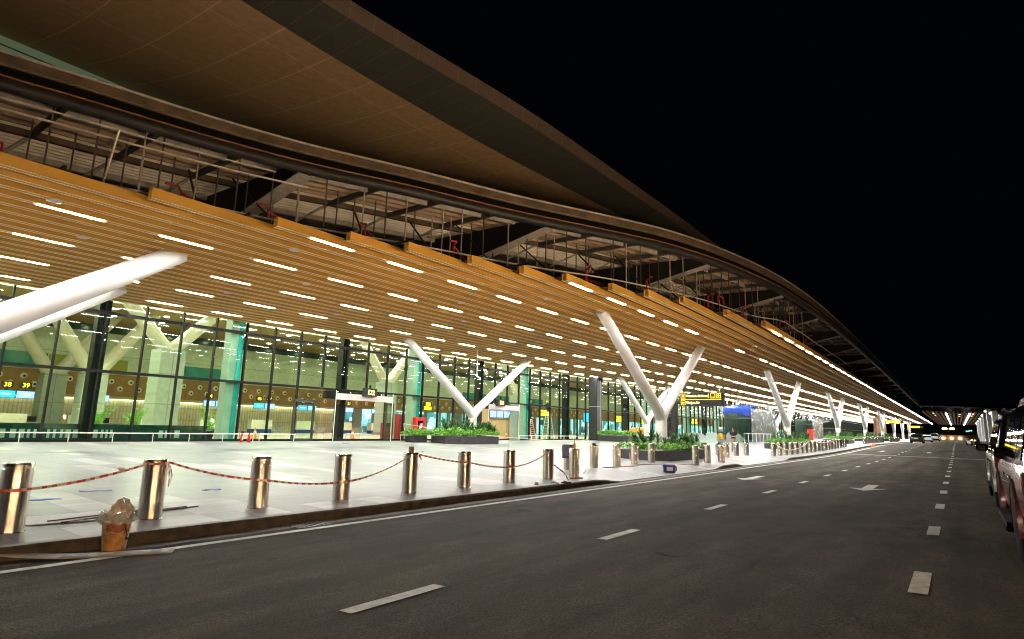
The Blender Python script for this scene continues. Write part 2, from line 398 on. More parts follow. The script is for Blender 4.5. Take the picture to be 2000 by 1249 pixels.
M['alloy'] = mat('alloy_rim', (.4,.4,.41), .25, metal=.9, var=.1)
M['carglass'] = mat('car_glass', (.01,.012,.014), .03, spec=.8)
M['lampred'] = mat('tail_lamp', (.09,.006,.008), .15)
M['lampclear'] = mat('head_lamp', (.7,.72,.75), .1)
M['plate'] = mat('yellow_plate', (.75,.6,.08), .5)

# ------------------------------------------------------------------ ground levels
def sstep(a, b, x):
    t = max(0, min(1, (x-a)/(b-a))); return t*t*(3-2*t)
def rise(Y): return .5*sstep(45, 105, Y)
def road_z(X, Y): return .033*min(X, 3) + rise(Y)
KX = -8.65
def kerb_h(Y):
    h = 1.0
    for a, b in ((17.6, 26.6), (31.4, 40.2)):
        h = min(h, 1 - sstep(a-1.6, a, Y)*(1 - sstep(b, b+1.4, Y)))
    return .022 + .128*h
def pav_z(X, Y):
    full = -.135 - .0133*(X - KX) + rise(Y)
    lo = road_z(KX, Y) + kerb_h(Y)
    return lo + (full - lo)*sstep(KX-.16, KX-1.7, X) if kerb_h(Y) < .149 and X > KX-1.7 else full
YS = [-30, -20, -12, -6] + [i*.5 for i in range(-8, 110)] + [55 + 3*i for i in range(0, 21)] + [120, 135, 150, 180, 220, 300, 400, 600]

def structure(o): o['kind'] = 'structure'; return o
g = MB(); XSR = [KX, -8.0, -6, -4, -2, 0, 1.5, 3, 8, 20, 60, 200]
g.grid([[(x, y, road_z(x, y)) for x in XSR] for y in YS])
structure(g.build('road', M['asphalt'], smooth=True))
gr = MB(); gr.box(-1500, 1500, -400, 2500, -3.2, -3.0)
structure(gr.build('ground', M['dark']))
p = MB(); XSP = [KX-.15, KX-.5, KX-.9, KX-1.3, KX-1.75, -12, -16, -20, -25, -31.62]
p.grid([[(x, y, pav_z(x, y)) for x in XSP] for y in YS if y <= 300])
structure(p.build('pavement', M['granite'], smooth=True))
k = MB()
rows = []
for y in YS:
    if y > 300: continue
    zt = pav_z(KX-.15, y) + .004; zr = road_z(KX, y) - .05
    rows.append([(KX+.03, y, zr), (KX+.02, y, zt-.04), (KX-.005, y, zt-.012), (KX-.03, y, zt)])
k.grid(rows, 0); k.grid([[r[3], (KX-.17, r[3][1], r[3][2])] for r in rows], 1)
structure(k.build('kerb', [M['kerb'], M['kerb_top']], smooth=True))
# gutter strip of stained concrete beside the kerb
gt = MB(); gt.grid([[(x, y, road_z(x, y)+.004) for x in (KX+.02, KX+.16, KX+.34)] for y in YS if y <= 300])
structure(gt.build('gutter_strip', mat('wet_gutter', (.075,.065,.05), .6, var=.5, scale=3), smooth=True))
# painted markings
pm = MB()
def mark(x0, x1, y0, y1):
    n = max(1, int((y1-y0)/3)); rows = []
    for i in range(n+1):
        y = y0 + (y1-y0)*i/n; rows.append([(x0, y, road_z(x0, y)+.008), (x1, y, road_z(x1, y)+.008)])
    pm.grid(rows)
for i in range(-3, 48): mark(-4.075, -3.925, 3.24+4.27*i, 4.32+4.27*i)
for i in range(-2, 60):
    yc = 7.15 + 4.0*i; mark(-.475, -.325, yc-.53, yc+.53)
mark(-8.06, -7.9, -20, 250)
def arrow(x, y, s=1):
    # lane arrow pointing back towards the viewer
    P = [(0,0),(-.45,.9),(-.14,.8),(-.14,2.4),(.14,2.4),(.14,.8),(.45,.9)]
    v = [(x+a*s, y+b, road_z(x+a*s, y+b)+.008) for a, b in P]
    pm.add(v, [(0,2,1),(0,6,5),(0,5,2),(2,5,4,3)])
for yy in (18.4, 63): arrow(-2.1, yy)
for yy in (20.8, 66): arrow(-5.85, yy)
v = [(-7.9,58.5),(-7.9,58.85),(2,48.6),(2,48.25)]
pm.add([(a,b,road_z(a,b)+.006) for a,b in v], [(0,1,2,3)])
structure(pm.build('road_marking', M['paint']))
# drain cover and gully grate
d = MB(); d.lathe([(.0,0),(.3,0),(.3,.006),(.0,.008)], 28)
dc = d.build('manhole_cover', mat('worn_iron_cover', (.075,.068,.058), .9, var=.3, scale=8, bump=.4, bscale=25, spec=.1), loc=(-6.76, 9.86, road_z(-6.76, 9.86)+.004)); tag(dc, 'round iron manhole cover set in the asphalt near the white edge line', 'manhole cover')
dc2 = dup(dc, (-2.86, 7.08, road_z(-2.86, 7.08)+.002)); dc2.scale = (.55,.42,1); tag(dc2, 'small dark stain in the middle of the lane between the dashes', 'manhole cover')  # flattened copy of the disc stands for a dark stain
gg = MB()
for i in range(7): gg.box(-.2, .2, -.3+i*.09, -.3+i*.09+.045, 0, .012)
gg.box(-.22,-.2,-.34,.34,0,.014); gg.box(.2,.22,-.34,.34,0,.014)
tag(gg.build('gully_grate', M['darksteel'], loc=(-8.38, 5.95, road_z(-8.38,5.95)+.006)), 'slotted iron gully grate against the foot of the kerb', 'drain grate')

# ------------------------------------------------------------------ canopy ceiling of wooden slats
CZ = 6.68; X0 = -7.36; PITCH = .746
ENDY = [30.95, 27.25, 23.69, 21.79, 20.13, 17.92, 16.27, 14.33, 12.18, 10.53, 8.61, 5.66, 1.5, -3, -8]
YEND = 290.0
canopy = empty('entrance_canopy', (-20, 60, 0), 0, 'long entrance canopy with golden slatted ceiling and unfinished steel edge along the glass front', 'canopy')
def cpart(mb, name, mats, smooth=False):
    o = mb.build(name, mats, None, smooth); o.parent = canopy; o.matrix_parent_inverse = Matrix.Translation((20, -60, 0)); return o
s = MB(); SH = .27
for kk in range(0, 33):
    xc = X0 - PITCH*kk; y0 = ENDY[kk] if kk < len(ENDY) else -14
    for sgn in (-1, 1):
        xm = xc + sgn*.086
        s.box(xm-.014, xm+.014, y0, YEND, CZ+.004, CZ+SH, 0)
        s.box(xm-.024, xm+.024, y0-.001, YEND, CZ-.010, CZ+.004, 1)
    s.box(xc-.072, xc+.072, y0+.001, YEND, CZ+SH-.03, CZ+SH-.004, 0)
    if kk >= 12: pass
cpart(s, 'slat_ceiling', [M['wood'], M['wood_edge_lit']])
# cross carriers above the slats
c = MB()
for i in range(0, 70):
    y = 4 + 4.1*i
    xo = X0+.2
    for kk in range(len(ENDY)):
        if y < ENDY[kk]: xo = X0 - PITCH*(kk+1) + .3
    c.box(-31.3, xo, y-.03, y+.03, CZ+SH+.005, CZ+SH+.07)
cpart(c, 'carrier_rail', M['blacksteel'])
# solid boards added behind the slats to keep the ceiling void dark
bb = MB()
for kk in range(0, 32):
    xc = X0 - PITCH*kk; y0 = max(ENDY[kk+1] if kk+1 < len(ENDY) else -14, ENDY[kk] if kk < len(ENDY) else -14)
    bb.box(xc-PITCH+.11, xc-.11, y0+.3, YEND, CZ+SH-.05, CZ+SH-.035)
cpart(bb, 'back_board', mat('brown_blocking_board', (.16,.085,.03), .8, var=.15))

# light strips
def light_phase(r): return 33.0 + .4*r
dm = MB(); dm.box(-.065,.065,0,1.5,-.012,.03)
diff_me = dm.mesh('diffuser', M['lamp'])
fm = MB(); fm.box(-.062,.062,-.09,-.001,-.006,.05); fm.box(-.062,.062,1.501,1.59,-.006,.05); fm.box(-.07,.07,-.09,1.59,.05,.09)
frame_me = fm.mesh('frame', M['white'])
um = MB(); um.box(-.055,.055,0,1.5,-.008,.03); unlit_me = um.mesh('unlit_diffuser', M['unlit'])
one = MB(); one.box(-.065,.065,0,1.5,-.012,.03,0); one.box(-.062,.062,-.09,-.001,-.006,.05,1); one.box(-.062,.062,1.501,1.59,-.006,.05,1)
one_me = one.mesh('ceiling_light', [M['lamp'], M['white']])
lights = []
for r in range(7):
    xr = X0 - PITCH*5*r; y = light_phase(r); 
    while y > -9: y -= 3.0
    while y < 288:
        kk = 5*r
        if not (kk < len(ENDY) and y < ENDY[kk]+.3): lights.append((r, xr, y))
        y += 3.0
# row count restarts at the end of the slats nearest the viewer
lights.sort(key=lambda t: (t[0], t[2]))
cnt = {}; todo = []
for r, xr, y in lights:
    if y < 2.6: todo.append((r, xr, y, 0)); continue
    cnt[r] = cnt.get(r, 0) + 1; todo.append((r, xr, y, cnt[r]))
UNLIT = {(1, 33.4), (1, 36.4), (1, 42.4)}
ROWN = ['outermost row over the road side', 'second row in from the road side', 'third row in from the road side', 'middle row of the ceiling', 'third row out from the glass', 'second row out from the glass', 'row hugging the glass front']
near = sorted([t for t in todo if t[3] > 0], key=lambda t: t[2])[:288]
rest = MB()
for t in todo:
    r, xr, y, n = t
    if t in near:
        off = r == 1 and any(abs(y - u[1]) < .3 for u in UNLIT)
        lab = ('unlit ' if off else 'lit ') + 'white strip light, %s along the %s' % (ordinal(n), ROWN[r])
        if y < 30:
            o = empty('ceiling_light', (xr, y, CZ), 0, lab, 'ceiling light', 'strip lights in the slatted canopy ceiling')
            q = bpy.data.objects.new('diffuser', unlit_me if off else diff_me); col.objects.link(q); q.parent = o
            q = bpy.data.objects.new('frame', frame_me); col.objects.link(q); q.parent = o
        else:
            o = bpy.data.objects.new('ceiling_light', unlit_me if off else one_me); col.objects.link(o); o.location = (xr, y, CZ)
            tag(o, lab, 'ceiling light', 'strip lights in the slatted canopy ceiling')
    else:
        rest.box(xr-.065, xr+.065, y, y+1.5, CZ-.012, CZ+.03)
o = rest.build('ceiling_light', M['lamp']); tag(o, 'mass of far strip lights running together at the far end of the canopy', 'ceiling light', 'strip lights in the slatted canopy ceiling', 'stuff')
# small ceiling fittings: speakers, detectors and sprinklers
spm = MB(); spm.lathe([(.02,.03),(.15,.03),(.16,.0),(.14,-.02),(.05,-.035),(.0,-.036)], 20)
sp_me = spm.mesh('ceiling_speaker', M['white'], True)
spk = MB(); spk.tube([(0,0,.1),(0,0,-.02)], .015, 8); spk.lathe([(.0,-.01),(.045,-.012),(.045,-.02),(.015,-.05),(.0,-.055)], 12)
spk_me = spk.mesh('sprinkler_head', M['white'], True)
nsp = 0
for r, xx, yy in [(0,-18.0,4.34),(0,-20.6,5.9),(1,-16.6,10.2),(1,-20.3,13.2),(0,-22.1,9.0),(0,-24.2,12.4),(1,-13.4,20.2),(1,-17.4,19.0),(0,-20.3,22.6),(1,-24.3,18.0),(0,-16.6,28.2),(1,-20.5,30.5),(0,-12.8,33.2),(1,-24.4,27.2),(0,-9.7,38.0)]:
    kx = round((X0 - xx)/PITCH); xq = X0 - PITCH*kx
    nsp += 1
    o = bpy.data.objects.new('ceiling_speaker', sp_me); col.objects.link(o); o.location = (xq, yy, CZ-.03)
    tag(o, 'round white ceiling speaker, %s from the near end of the slats' % ordinal(nsp), 'speaker', 'round fittings in the canopy ceiling')
nsp = 0
for i in range(5):
    for j in range(7):
        xq = X0 - PITCH*(3 + 5*j); yy = 5.2 + 6.0*i + .8*j
        kk = 3 + 5*j
        if kk < len(ENDY) and yy < ENDY[kk] + .4: continue
        nsp += 1
        o = bpy.data.objects.new('sprinkler_head', spk_me); col.objects.link(o); o.location = (xq, yy, CZ-.01)
        tag(o, 'small white sprinkler head in a slat gap, %s counted from the viewer' % ordinal(nsp), 'sprinkler', 'sprinklers in the canopy ceiling')

# ------------------------------------------------------------------ canopy edge: tube, gutter, brackets, deck, hangers
TUBE = [(-14,-20.2),(-6,-18.9),(0,-17.6),(2.8,-17.0),(4.2,-16.6),(7,-15.9),(9.6,-15.0),(12.4,-13.7),(16.2,-12.1),(20,-10.2),(22.4,-9.1),(25.9,-8.05),(31.1,-7.1),(36,-6.65),(42,-6.4),(48.7,-6.3),(68,-6.25),(107,-6.2),(160,-6.2)]
def tx(Y):
    T = TUBE
    if Y <= T[0][0]: return T[0][1]
    for i in range(len(T)-1):
        if Y <= T[i+1][0]:
            (y0,x0),(y1,x1) = T[i],T[i+1]; a = T[max(i-1,0)]; b = T[min(i+2,len(T)-1)]
            t = (Y-y0)/(y1-y0); h = y1-y0
            m0 = (x1-a[1])/(y1-a[0]) if y1 != a[0] else 0; m1 = (b[1]-x0)/(b[0]-y0)
            return (2*t**3-3*t*t+1)*x0 + (t**3-2*t*t+t)*h*m0 + (-2*t**3+3*t*t)*x1 + (t**3-t*t)*h*m1
    return T[-1][1]
def tz(Y): return 8.8 - .5*sstep(60, 160, Y)
EY = [-14 + .75*i for i in range(0, 75)] + [42.5 + 3*i for i in range(0, 12)] + [80 + 8*i for i in range(0, 10)] + [160]
def sweep(prof, name, m, smooth=False):
    mb = MB(); mb.grid([[(tx(y)+dx, y, tz(y)+dz) for dx, dz in prof] for y in EY], close=True); return cpart(mb, name, m, smooth)
tb = MB(); tb.tube([(tx(y), y, tz(y)) for y in EY], .16, 16); cpart(tb, 'edge_tube', M['rim'] if False else mat('painted_edge_tube', (.022,.022,.024), .42, var=.3, scale=3, spec=.2), True)
sweep([(.03,.17),(.10,.17),(.10,.2),(.03,.2)], 'edge_flange', M['flange'])
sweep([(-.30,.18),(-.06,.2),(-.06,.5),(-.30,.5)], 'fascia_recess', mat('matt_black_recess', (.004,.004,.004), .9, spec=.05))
sweep([(-.3,.5),(.02,.46),(.05,.5),(.05,.74),(-.3,.74)], 'gutter_fascia', M['gutter'])
sweep([(-.3,.742),(.08,.742),(.08,.80),(-.3,.80)], 'gutter_rim', M['rim'])
# canopy roof sheet over everything
cr = MB(); cr.grid([[(tx(y)-.28, y, tz(y)+.78), (-31.4, y, tz(y)+1.1)] for y in EY]); cr.grid([[(tx(y)-.28, y, tz(y)+.70), (-31.4, y, tz(y)+1.02)] for y in EY]); cpart(cr, 'canopy_roof', M['roofmetal'])
# corrugated deck, ribs running along the building
def deck(off0, off1, n, name, m, z0, dz, amp=.15):
    mb = MB(); rows = []
    for y in EY:
        if y > 150: continue
        row = []
        for i in range(n*4+1):
            ph = i % 4; x = tx(y) - (off0 + (off1-off0)*i/(n*4)); row.append((x, y, tz(y) + z0 + (amp if ph in (2,3) else 0) + dz*i/(n*4)))
        rows.append(row)
    mb.grid(rows); return cpart(mb, name, m)
deck(.35, 3.7, 7, 'deck_sheet', M['deckbrown'], .42, .12)
deck(3.9, 6.6, 8, 'deck_sheet', M['deckwhite'], .50, .12)
deck(6.6, 11.5, 10, 'deck_sheet', M['darksteel'], .55, .12)  # inner strip: shade of the void put into a darker sheet colour
# purlins along the deck
for off, wd, mm in ((1.6,.1,'primer'),(3.8,.16,'gutter'),(5.9,.16,'primer')):
    mb = MB(); mb.grid([[(tx(y)-off-wd/2, y, tz(y)+.26), (tx(y)-off+wd/2, y, tz(y)+.26), (tx(y)-off+wd/2, y, tz(y)+.44), (tx(y)-off-wd/2, y, tz(y)+.44)] for y in EY if y <= 150], close=True)
    cpart(mb, 'purlin', M[mm])
# short ribs between purlins
for i in range(0, 34):
    y = 2.2 + 2.0*i
    if abs((y-9.6) % 8) < .9 or abs((y-9.6) % 8) > 7.3: continue
    mb = MB(); mb.bar((tx(y)-.3, y, tz(y)+.3), (tx(y)-3.75, y, tz(y)+.32), .12, .16); cpart(mb, 'deck_rib', M['darksteel'])
    if y < 50:
        mb = MB(); mb.bar((tx(y)-3.9, y, tz(y)+.3), (tx(y)-5.0, y-.5, tz(y)-.25), .12, .05); cpart(mb, 'deck_brace', M['primer'])
# tapered black brackets carrying the edge tube, lower flange paler, light from below put into its colour
for i in range(-1, 18):
    y = 9.6 + 8.0*i; x = tx(y); z = tz(y)
    if y > 150: break
    mb = MB(); A = [(x-.1, z-.12), (x-6.2, z-1.35), (x-6.2, z+.4), (x-.1, z+.25)]
    mb.add([(a, y-.17, b) for a, b in A] + [(a, y+.17, b) for a, b in A], [(0,1,2,3),(7,6,5,4),(0,4,5,1),(1,5,6,2),(2,6,7,3),(3,7,4,0)])
    br = cpart(mb, 'bracket_beam', M['blacksteel'])
    fb = MB(); fb.bar((x-.12, y, z-.135), (x-6.2, y, z-1.365), .5, .03)
    fo = fb.build('beam_flange', M['primer']); fo.parent = br
# hanger rods and light rail following the stepped ceiling edge
def edge_x(Y):
    for kk in range(len(ENDY)):
        if Y >= ENDY[kk] - .1:
            nx = X0 - PITCH*kk
            return nx
    return X0 - PITCH*len(ENDY)
nr = 0
for i in range(0, 90):
    y = 1.5 + .85*i + random.uniform(-.25,.25)
    if nr > 94 or y > 78: break
    base = tx(y) - 1.0 if y < 33 else -7.2
    for off in (0.15, 1.7 + random.uniform(-.3,.3)):
        xx = min(base, edge_x(y) + .3) - off
        if y > 45 and off > 1: continue
        mb = MB(); mb.bar((xx, y, CZ+.2), (xx, y, tz(y)+.45), .035, .035); cpart(mb, 'hanger_rod', M['darksteel'] if random.random() < .6 else M['primer']); nr += 1
for i in range(26):
    y = 3 + 2.3*i; xe = min(tx(y)-1.2, edge_x(y)+.1) if y < 33 else -7.6
    mb = MB(); mb.bar((xe-.2, y, CZ+.35), (xe-1.6-random.random(), y+random.uniform(-1,1), tz(y)+.35), .05, .05); mb.bar((xe-1.3, y-.9, CZ+.9), (xe-1.3, y+1.6, CZ+1.0), .06, .08); cpart(mb, 'ceiling_strut', M['blacksteel'])
rp = MB(); pts = [(min(tx(y)-.9, edge_x(y)+.32) if y < 33 else -6.95, y, CZ+.62+.02*math.sin(y)) for y in [0 + 1.0*i for i in range(0, 60)]]
sm = [pts[0]] + [tuple((Vector(pts[i-1])+Vector(pts[i])*2+Vector(pts[i+1]))/4) for i in range(1, len(pts)-1)] + [pts[-1]]
rp.tube(sm, .03, 6); cpart(rp, 'edge_conduit', M['steelpipe'])
rp2 = MB(); rp2.tube([(tx(y)-.5, y, tz(y)-.12) for y in (0,2,4,6,8,9)], .022, 6); rp2.tube([(tx(y)-.75, y, tz(y)-.3) for y in (0,2,4,6,8,10)], .03, 6); rp2.tube([(tx(5.2)-.5, 5.2, tz(5)-.12),(tx(5.2)-1.1, 5.2, CZ+.6)], .03, 6)
cpart(rp2, 'conduit', M['steelpipe'])
for i, (y, L) in enumerate([(1.2, 4.5),(6.6,2.2),(8.8,3.2),(11.5,2.6),(14.4,2.4),(19.5,1.6),(22.3,2.4),(26.5,2.5),(29.8,3),(35,3),(41,3)]):
    x = min(tx(y)-.8, edge_x(y)+.1); z = CZ+.58
    mb = MB(); mb.tube([(x+.4, y-.3, z+.25), (x+.4, y, z+.3), (x, y+.3, z+.28), (x-.3, y+.3+L*.4, z+.05), (x-.1, y+L, z)], .035, 8)
    mb.tube([(x, y+.3, z+.28), (x, y+.3, z-.3)], .035, 8)
    if i in (0, 7, 9): mb.tube([(x+.2, y+1.2, z+.02), (x+.2, y+1.2, z+.5), (x+.2, y+2.0, z+.5), (x+.2, y+2.0, z)], .04, 8)
    cpart(mb, 'sprinkler_pipe', M['redpipe'])

# ------------------------------------------------------------------ V columns
def vcol(X, Y, label, zt=CZ+.1, r0=.31, r1=.30, r2=.25, grp='white V columns under the canopy', lean=0):
    zb = pav_z(X, Y); zj = 2.15 + rise(Y)
    o = empty('v_column', (X, Y, zb), 0, label, 'column', grp)
    mb = MB(); mb.lathe([(r0*1.02,-.1),(r0*1.02,.0),(r0,.05),(r0,zj-zb-.34),(r0*1.025,zj-zb-.335),(r0*1.025,zj-zb-.30),(r0*.985,zj-zb-.295),(r0*.98,zj-zb-.1)], 28); mb.build('base', M['white'], o, True)
    for sg in (-1, 1):
        mb = MB(); a = Vector((0, 0, zj-zb)); b = Vector((lean, sg*6.85*(zt-zj)/(CZ+.1-2.15), zt-zb))
        pts = [a - Vector((0, sg*.04, .3)), a + Vector((0, sg*.05, -.12)), a + (b-a)*.06, a + (b-a)*.3, a + (b-a)*.65, b]
        mb.tube(pts, [r1*.8, r1, r1, r1*.98, (r1+r2)/2, r2], 28); mb.build('arm', M['white'], o, True)
    return o
for i, Y in enumerate([30.8, 60.8, 90.9, 121, 151, 181, 211, 241]):
    vcol(-12.8, Y, 'white steel V column in the front row, %s from the viewer along the planters' % ordinal(i+1))
for i, Y in enumerate([32.7, 62.8, 93, 123, 153]):
    vcol(-27.8, Y, 'white steel V column close to the glass front, %s beyond the left picture edge' % ordinal(i+1))
vcol(-20.4, 1.75, 'thick white column arm crossing the upper left of the picture, front one of two', r0=.42, r1=.40, r2=.31)
vcol(-28.3, 2.9, 'white column arm at upper left seen just below the thick front one', r0=.36, r1=.34, r2=.28)

# ------------------------------------------------------------------ terminal building: glass front, hall shell, main roof
FX = -31.5; FZ = .17
bld = empty('terminal_building', (-31.5, 60, 0), 0, 'airport terminal building with a tall dark-framed glass front and a huge sweeping roof', 'building')
def bpart(mb, name, mats, smooth=False, parent=None):
    o = mb.build(name, mats, None, smooth)
    o.parent = parent or bld
    if parent is None: o.matrix_parent_inverse = Matrix.Translation((31.5, -60, 0))
    else: o.matrix_parent_inverse = parent.matrix_world.inverted()
    return o
MY = [8.6 + 1.735*i for i in range(-11, 161)]
TH = {10.335 + 13.88*i for i in range(-2, 12)}
def thick(y): return any(abs(y-q) < .2 for q in TH)
nm = 0; far_m = MB()
for y in MY:
    if y > 58: far_m.box(FX-.06, FX+.12, y-.035, y+.035, FZ, 6.95); continue
    mb = MB()
    door = (20.4 < y < 20.9) or (22.2 < y < 27.9 and not 27.6 < y)
    z0 = 3.45 if (22.4 < y < 27.6 or 37.9 < y < 41.7) else FZ
    mb.box(FX-.06, FX+.12, y-.035, y+.035, z0, 6.95)
    bpart(mb, 'mullion', M['mull'])
bpart(far_m, 'mullion', M['mull'])['kind'] = 'stuff'
for y in sorted(TH):
    mb = MB(); mb.box(FX-.62, FX-.09, y-.24, y+.24, FZ, 6.98); bpart(mb, 'steel_post', M['mull'])
for z, h, dpt in ((3.36,.13,.16),(6.08,.15,.14),(FZ+.06,.12,.14)):
    mb = MB(); mb.box(FX-.07, FX+dpt, -10.5, 288, z-h/2, z+h/2); bpart(mb, 'transom', M['mull'])
ng = 0; far_g = MB()
for i in range(len(MY)-1):
    a, b = MY[i]+.036, MY[i+1]-.036
    for z0, z1 in ((FZ+.121, 3.294),(3.426,6.004),(6.156,6.95)):
        if z0 < 1 and (22.3 < (a+b)/2 < 27.7 or 37.9 < (a+b)/2 < 41.7): continue
        if a > 2 and a < 57 and ng < 98:
            mb = MB(); mb.box(FX, FX+.012, a, b, z0, z1); bpart(mb, 'glass_pane', M['glass']); ng += 1
        else: far_g.box(FX, FX+.012, a, b, z0, z1)
bpart(far_g, 'glass_pane', M['glass'])['kind'] = 'stuff'
# pale cladded columns with cyan fins right behind the glass
for y in [17.0 + 13.88*i for i in range(-1, 7)]:
    mb = MB(); mb.box(FX-.75, FX-.1, y-.55, y+.12, FZ, 7.2); bpart(mb, 'clad_column', M['pale'])
    mb = MB(); mb.box(FX-.7, FX-.09, y+.122, y+.2, FZ, 7.2); mb.box(FX-.09, FX-.075, y-.1, y+.19, FZ, 7.2); bpart(mb, 'glass_fin', M['cyan'])
# dark plinth band behind the glass with pale slots (seen low down on the left)
mb = MB(); mb.box(FX-.5, FX-.42, -10, 15.9, FZ, .95); pl = bpart(mb, 'plinth_band', M['darkgreen'])
mb = MB(); y = -9
while y < 14.5:
    wdt = random.choice((.1,.1,.2,.26)); 
    if int(y/1.9) % 4 != 2: mb.box(FX-.42, FX-.415, y, y+wdt, .33, .7)
    y += wdt + random.choice((.09,.12,.16))
bpart(mb, 'plinth_slot', mat('pale_slot', (.35,.4,.34), .5), parent=pl)
# wall above the canopy ceiling and clerestory
mb = MB(); mb.box(FX-.4, FX-.1, -30, 289, 6.96, 15.3); bpart(mb, 'upper_wall', M['roofmetal'])
mb = MB(); mb.box(FX-.2, FX-.05, -30, 120, 15.31, 18.4); ck = bpart(mb, 'clerestory', M['clere'])
mb = MB()
for z in (15.6, 16.3, 16.9): mb.box(FX-.049, FX-.02, -30, 120, z, z+.05)
bpart(mb, 'clerestory_rail', M['darksteel'], parent=ck)
# free-standing black box column in front of the glass
mb = MB(); mb.box(-.5,.5,-.55,.55,0,6.9); bc = mb.build('box_column', M['blacksteel'], loc=(-30.2, 55.3, pav_z(-30.2,55.3))); tag(bc, 'square black clad column standing in front of the glass wall', 'column')
mb = MB(); mb.box(-.42,.44,-.565,-.551,0.1,6.7); mb.build('front_cladding', mat('grey_cladding', (.03,.03,.032), .35, var=.15), bc)
mb = MB(); mb.box(.501,.508,-.52,.0,0.05,6.85); mb.box(.501,.508,.02,.52,0.05,6.85); mb.build('side_cladding', mat('grey_side_cladding', (.075,.075,.08), .35, var=.15), bc)
mb = MB(); mb.tube([(.52,.1,0),(.52,.1,6.8)], .02, 6); mb.box(-.46,.52,-.58,-.57,3.4,3.46); mb.box(.51,.52,-.55,.55,3.4,3.46); mb.build('conduit', M['steelpipe'], bc)
mb = MB(); mb.ball((.62,-.3,6.15), .12, 10); mb.ball((.62,.25,6.15), .12, 10); mb.box(.51,.66,-.35,.3,6.2,6.3); mb.build('camera_pod', M['black'], bc, True)

# main roof
RO = [(-20,-15.2),(0,-15.0),(8,-14.9),(10.35,-14.84),(12.9,-14.55),(18,-13.95),(21.8,-13.7),(27,-13.5),(35.6,-13.2),(47.5,-13.05),(70,-13.0),(120,-13.0)]
RI = [(-20,-16.9),(0,-16.9),(8,-16.95),(10.35,-17.0),(12.9,-17.0),(15.1,-16.9),(18,-16.8),(21.8,-16.55),(27,-16.0),(33.9,-15.3),(44.5,-13.95),(50,-13.5),(70,-13.4),(120,-13.4)]
def ip(T, y):
    for i in range(len(T)-1):
        if y <= T[i+1][0]:
            t = (y-T[i][0])/(T[i+1][0]-T[i][0]); return T[i][1] + t*(T[i+1][1]-T[i][1])
    return T[-1][1]
def ips(T, y): return (ip(T, y-2)+2*ip(T, y)+ip(T, y+2)+ip(T,y-1)+ip(T,y+1))/6
RY = [-20 + 1.0*i for i in range(0, 90)] + [72, 76, 80, 90, 100, 118]
mb = MB(); mb.grid([[(ips(RO,y), y, 15.0), (ips(RO,y)-.02, y, 14.75), (ips(RO,y)-.06, y, 14.38)] for y in RY]); bpart(mb, 'roof_edge', M['rimband'], True)
mb = MB(); mb.grid([[(ips(RO,y)-.06, y, 14.38), (ips(RI,y), y, 14.35)] for y in RY]); bpart(mb, 'roof_band', M['band'])
mb = MB(); mb.grid([[(ips(RI,y) + (FX-.0-ips(RI,y))*t, y, 14.35 + 2.95*t - .55*math.sin(math.pi*t)) for t in (0,.08,.18,.3,.45,.6,.8,1)] for y in RY]); bpart(mb, 'roof_soffit', M['soffit'], True)
mb = MB(); mb.grid([[(ips(RO,y), y, 15.0), (ips(RO,y)-3, y, 16.4), (FX, y, 19.5), (-62, y, 20.5), (-62, y, 11)] for y in RY]); bpart(mb, 'roof_top', M['roofmetal'], True)

# hall interior
mb = MB(); mb.box(-75, FX-.08, -12, 289, FZ-.3, FZ); structure(mb.build('hall_floor', M['hallfloor']))
WX = -60
def ipart(mb, name, m, smooth=False): return bpart(mb, name, m, smooth)
mb = MB(); mb.box(WX-.3, WX, -12, 289, 4.95, 11.0); ipart(mb, 'hall_upper_wall', M['hallwall'])
mb = MB(); mb.box(WX-.1, WX+.25, -12, 289, 3.05, 4.94); wp = ipart(mb, 'hall_wood_band', M['hallwood'])
eye = MB(); eye2 = MB()
for i in range(0, 78):
    for rr in range(2):
        y = -4 + 1.55*i + .75*rr; z = 3.72 + .62*(1-rr) + (.0)
        if y > 110: continue
        eye.lathe([(.0,.05),(.1,.06),(.22,.04),(.24,0)], 14, (WX+.26, y, z), axis='x'); eye2.lathe([(.0,.02),(.095,.02),(.095,0)], 10, (WX+.32, y+.02, z-.02), axis='x')
bpart(eye, 'round_nozzle', M['cream'], True, parent=wp)['kind'] = 'stuff'
bpart(eye2, 'nozzle_opening', M['black'], parent=wp)['kind'] = 'stuff'
mb = MB(); mb.box(WX-.1, WX+.05, -12, 46, FZ, 3.05); ipart(mb, 'hall_ribbed_wall', M['hallribs'])
mb = MB(); mb.box(WX+.06, WX+.35, -12, 46, 2.8, 3.04); ipart(mb, 'hall_ledge', mat('ledge_wood', (.42,.27,.1), .5, var=.1))
mb = MB(); mb.box(WX-.4, WX-.2, 46, 289, FZ, 3.05); aw = ipart(mb, 'airside_window', M['airside'])
mb = MB(); mb.box(WX+.1, WX+.3, -10, 45, 2.76, 2.795); ipart(mb, 'added_fill_light', emat('added_fill_strip', (1,.9,.66), 7))  # added strip that brightens the lower hall wall
mb = MB(); y = 46
while y < 110:
    mb.box(WX-.2, WX+.1, y, y+random.choice((.25,.5,1.3)), FZ, 3.05); y += random.choice((1.7,2.4,3.1))
bpart(mb, 'airside_mullion', M['stone'], parent=aw)
mb = MB(); mb.box(-60, FX-.3, -12, 289, 10.6, 10.9); mb.box(-60, -47, -12, 289, 9.2, 9.5); ipart(mb, 'hall_ceiling', M['hallceil'])
mb = MB(); mb.box(WX+.01, WX+.3, -12, 289, 8.55, 9.19); ipart(mb, 'hall_dark_band', M['darkgreen'])
mb = MB(); mb.box(-47, -46.8, -12, 289, 9.2, 10.6); ipart(mb, 'hall_ceiling_step', M['cream'])
mb = MB()
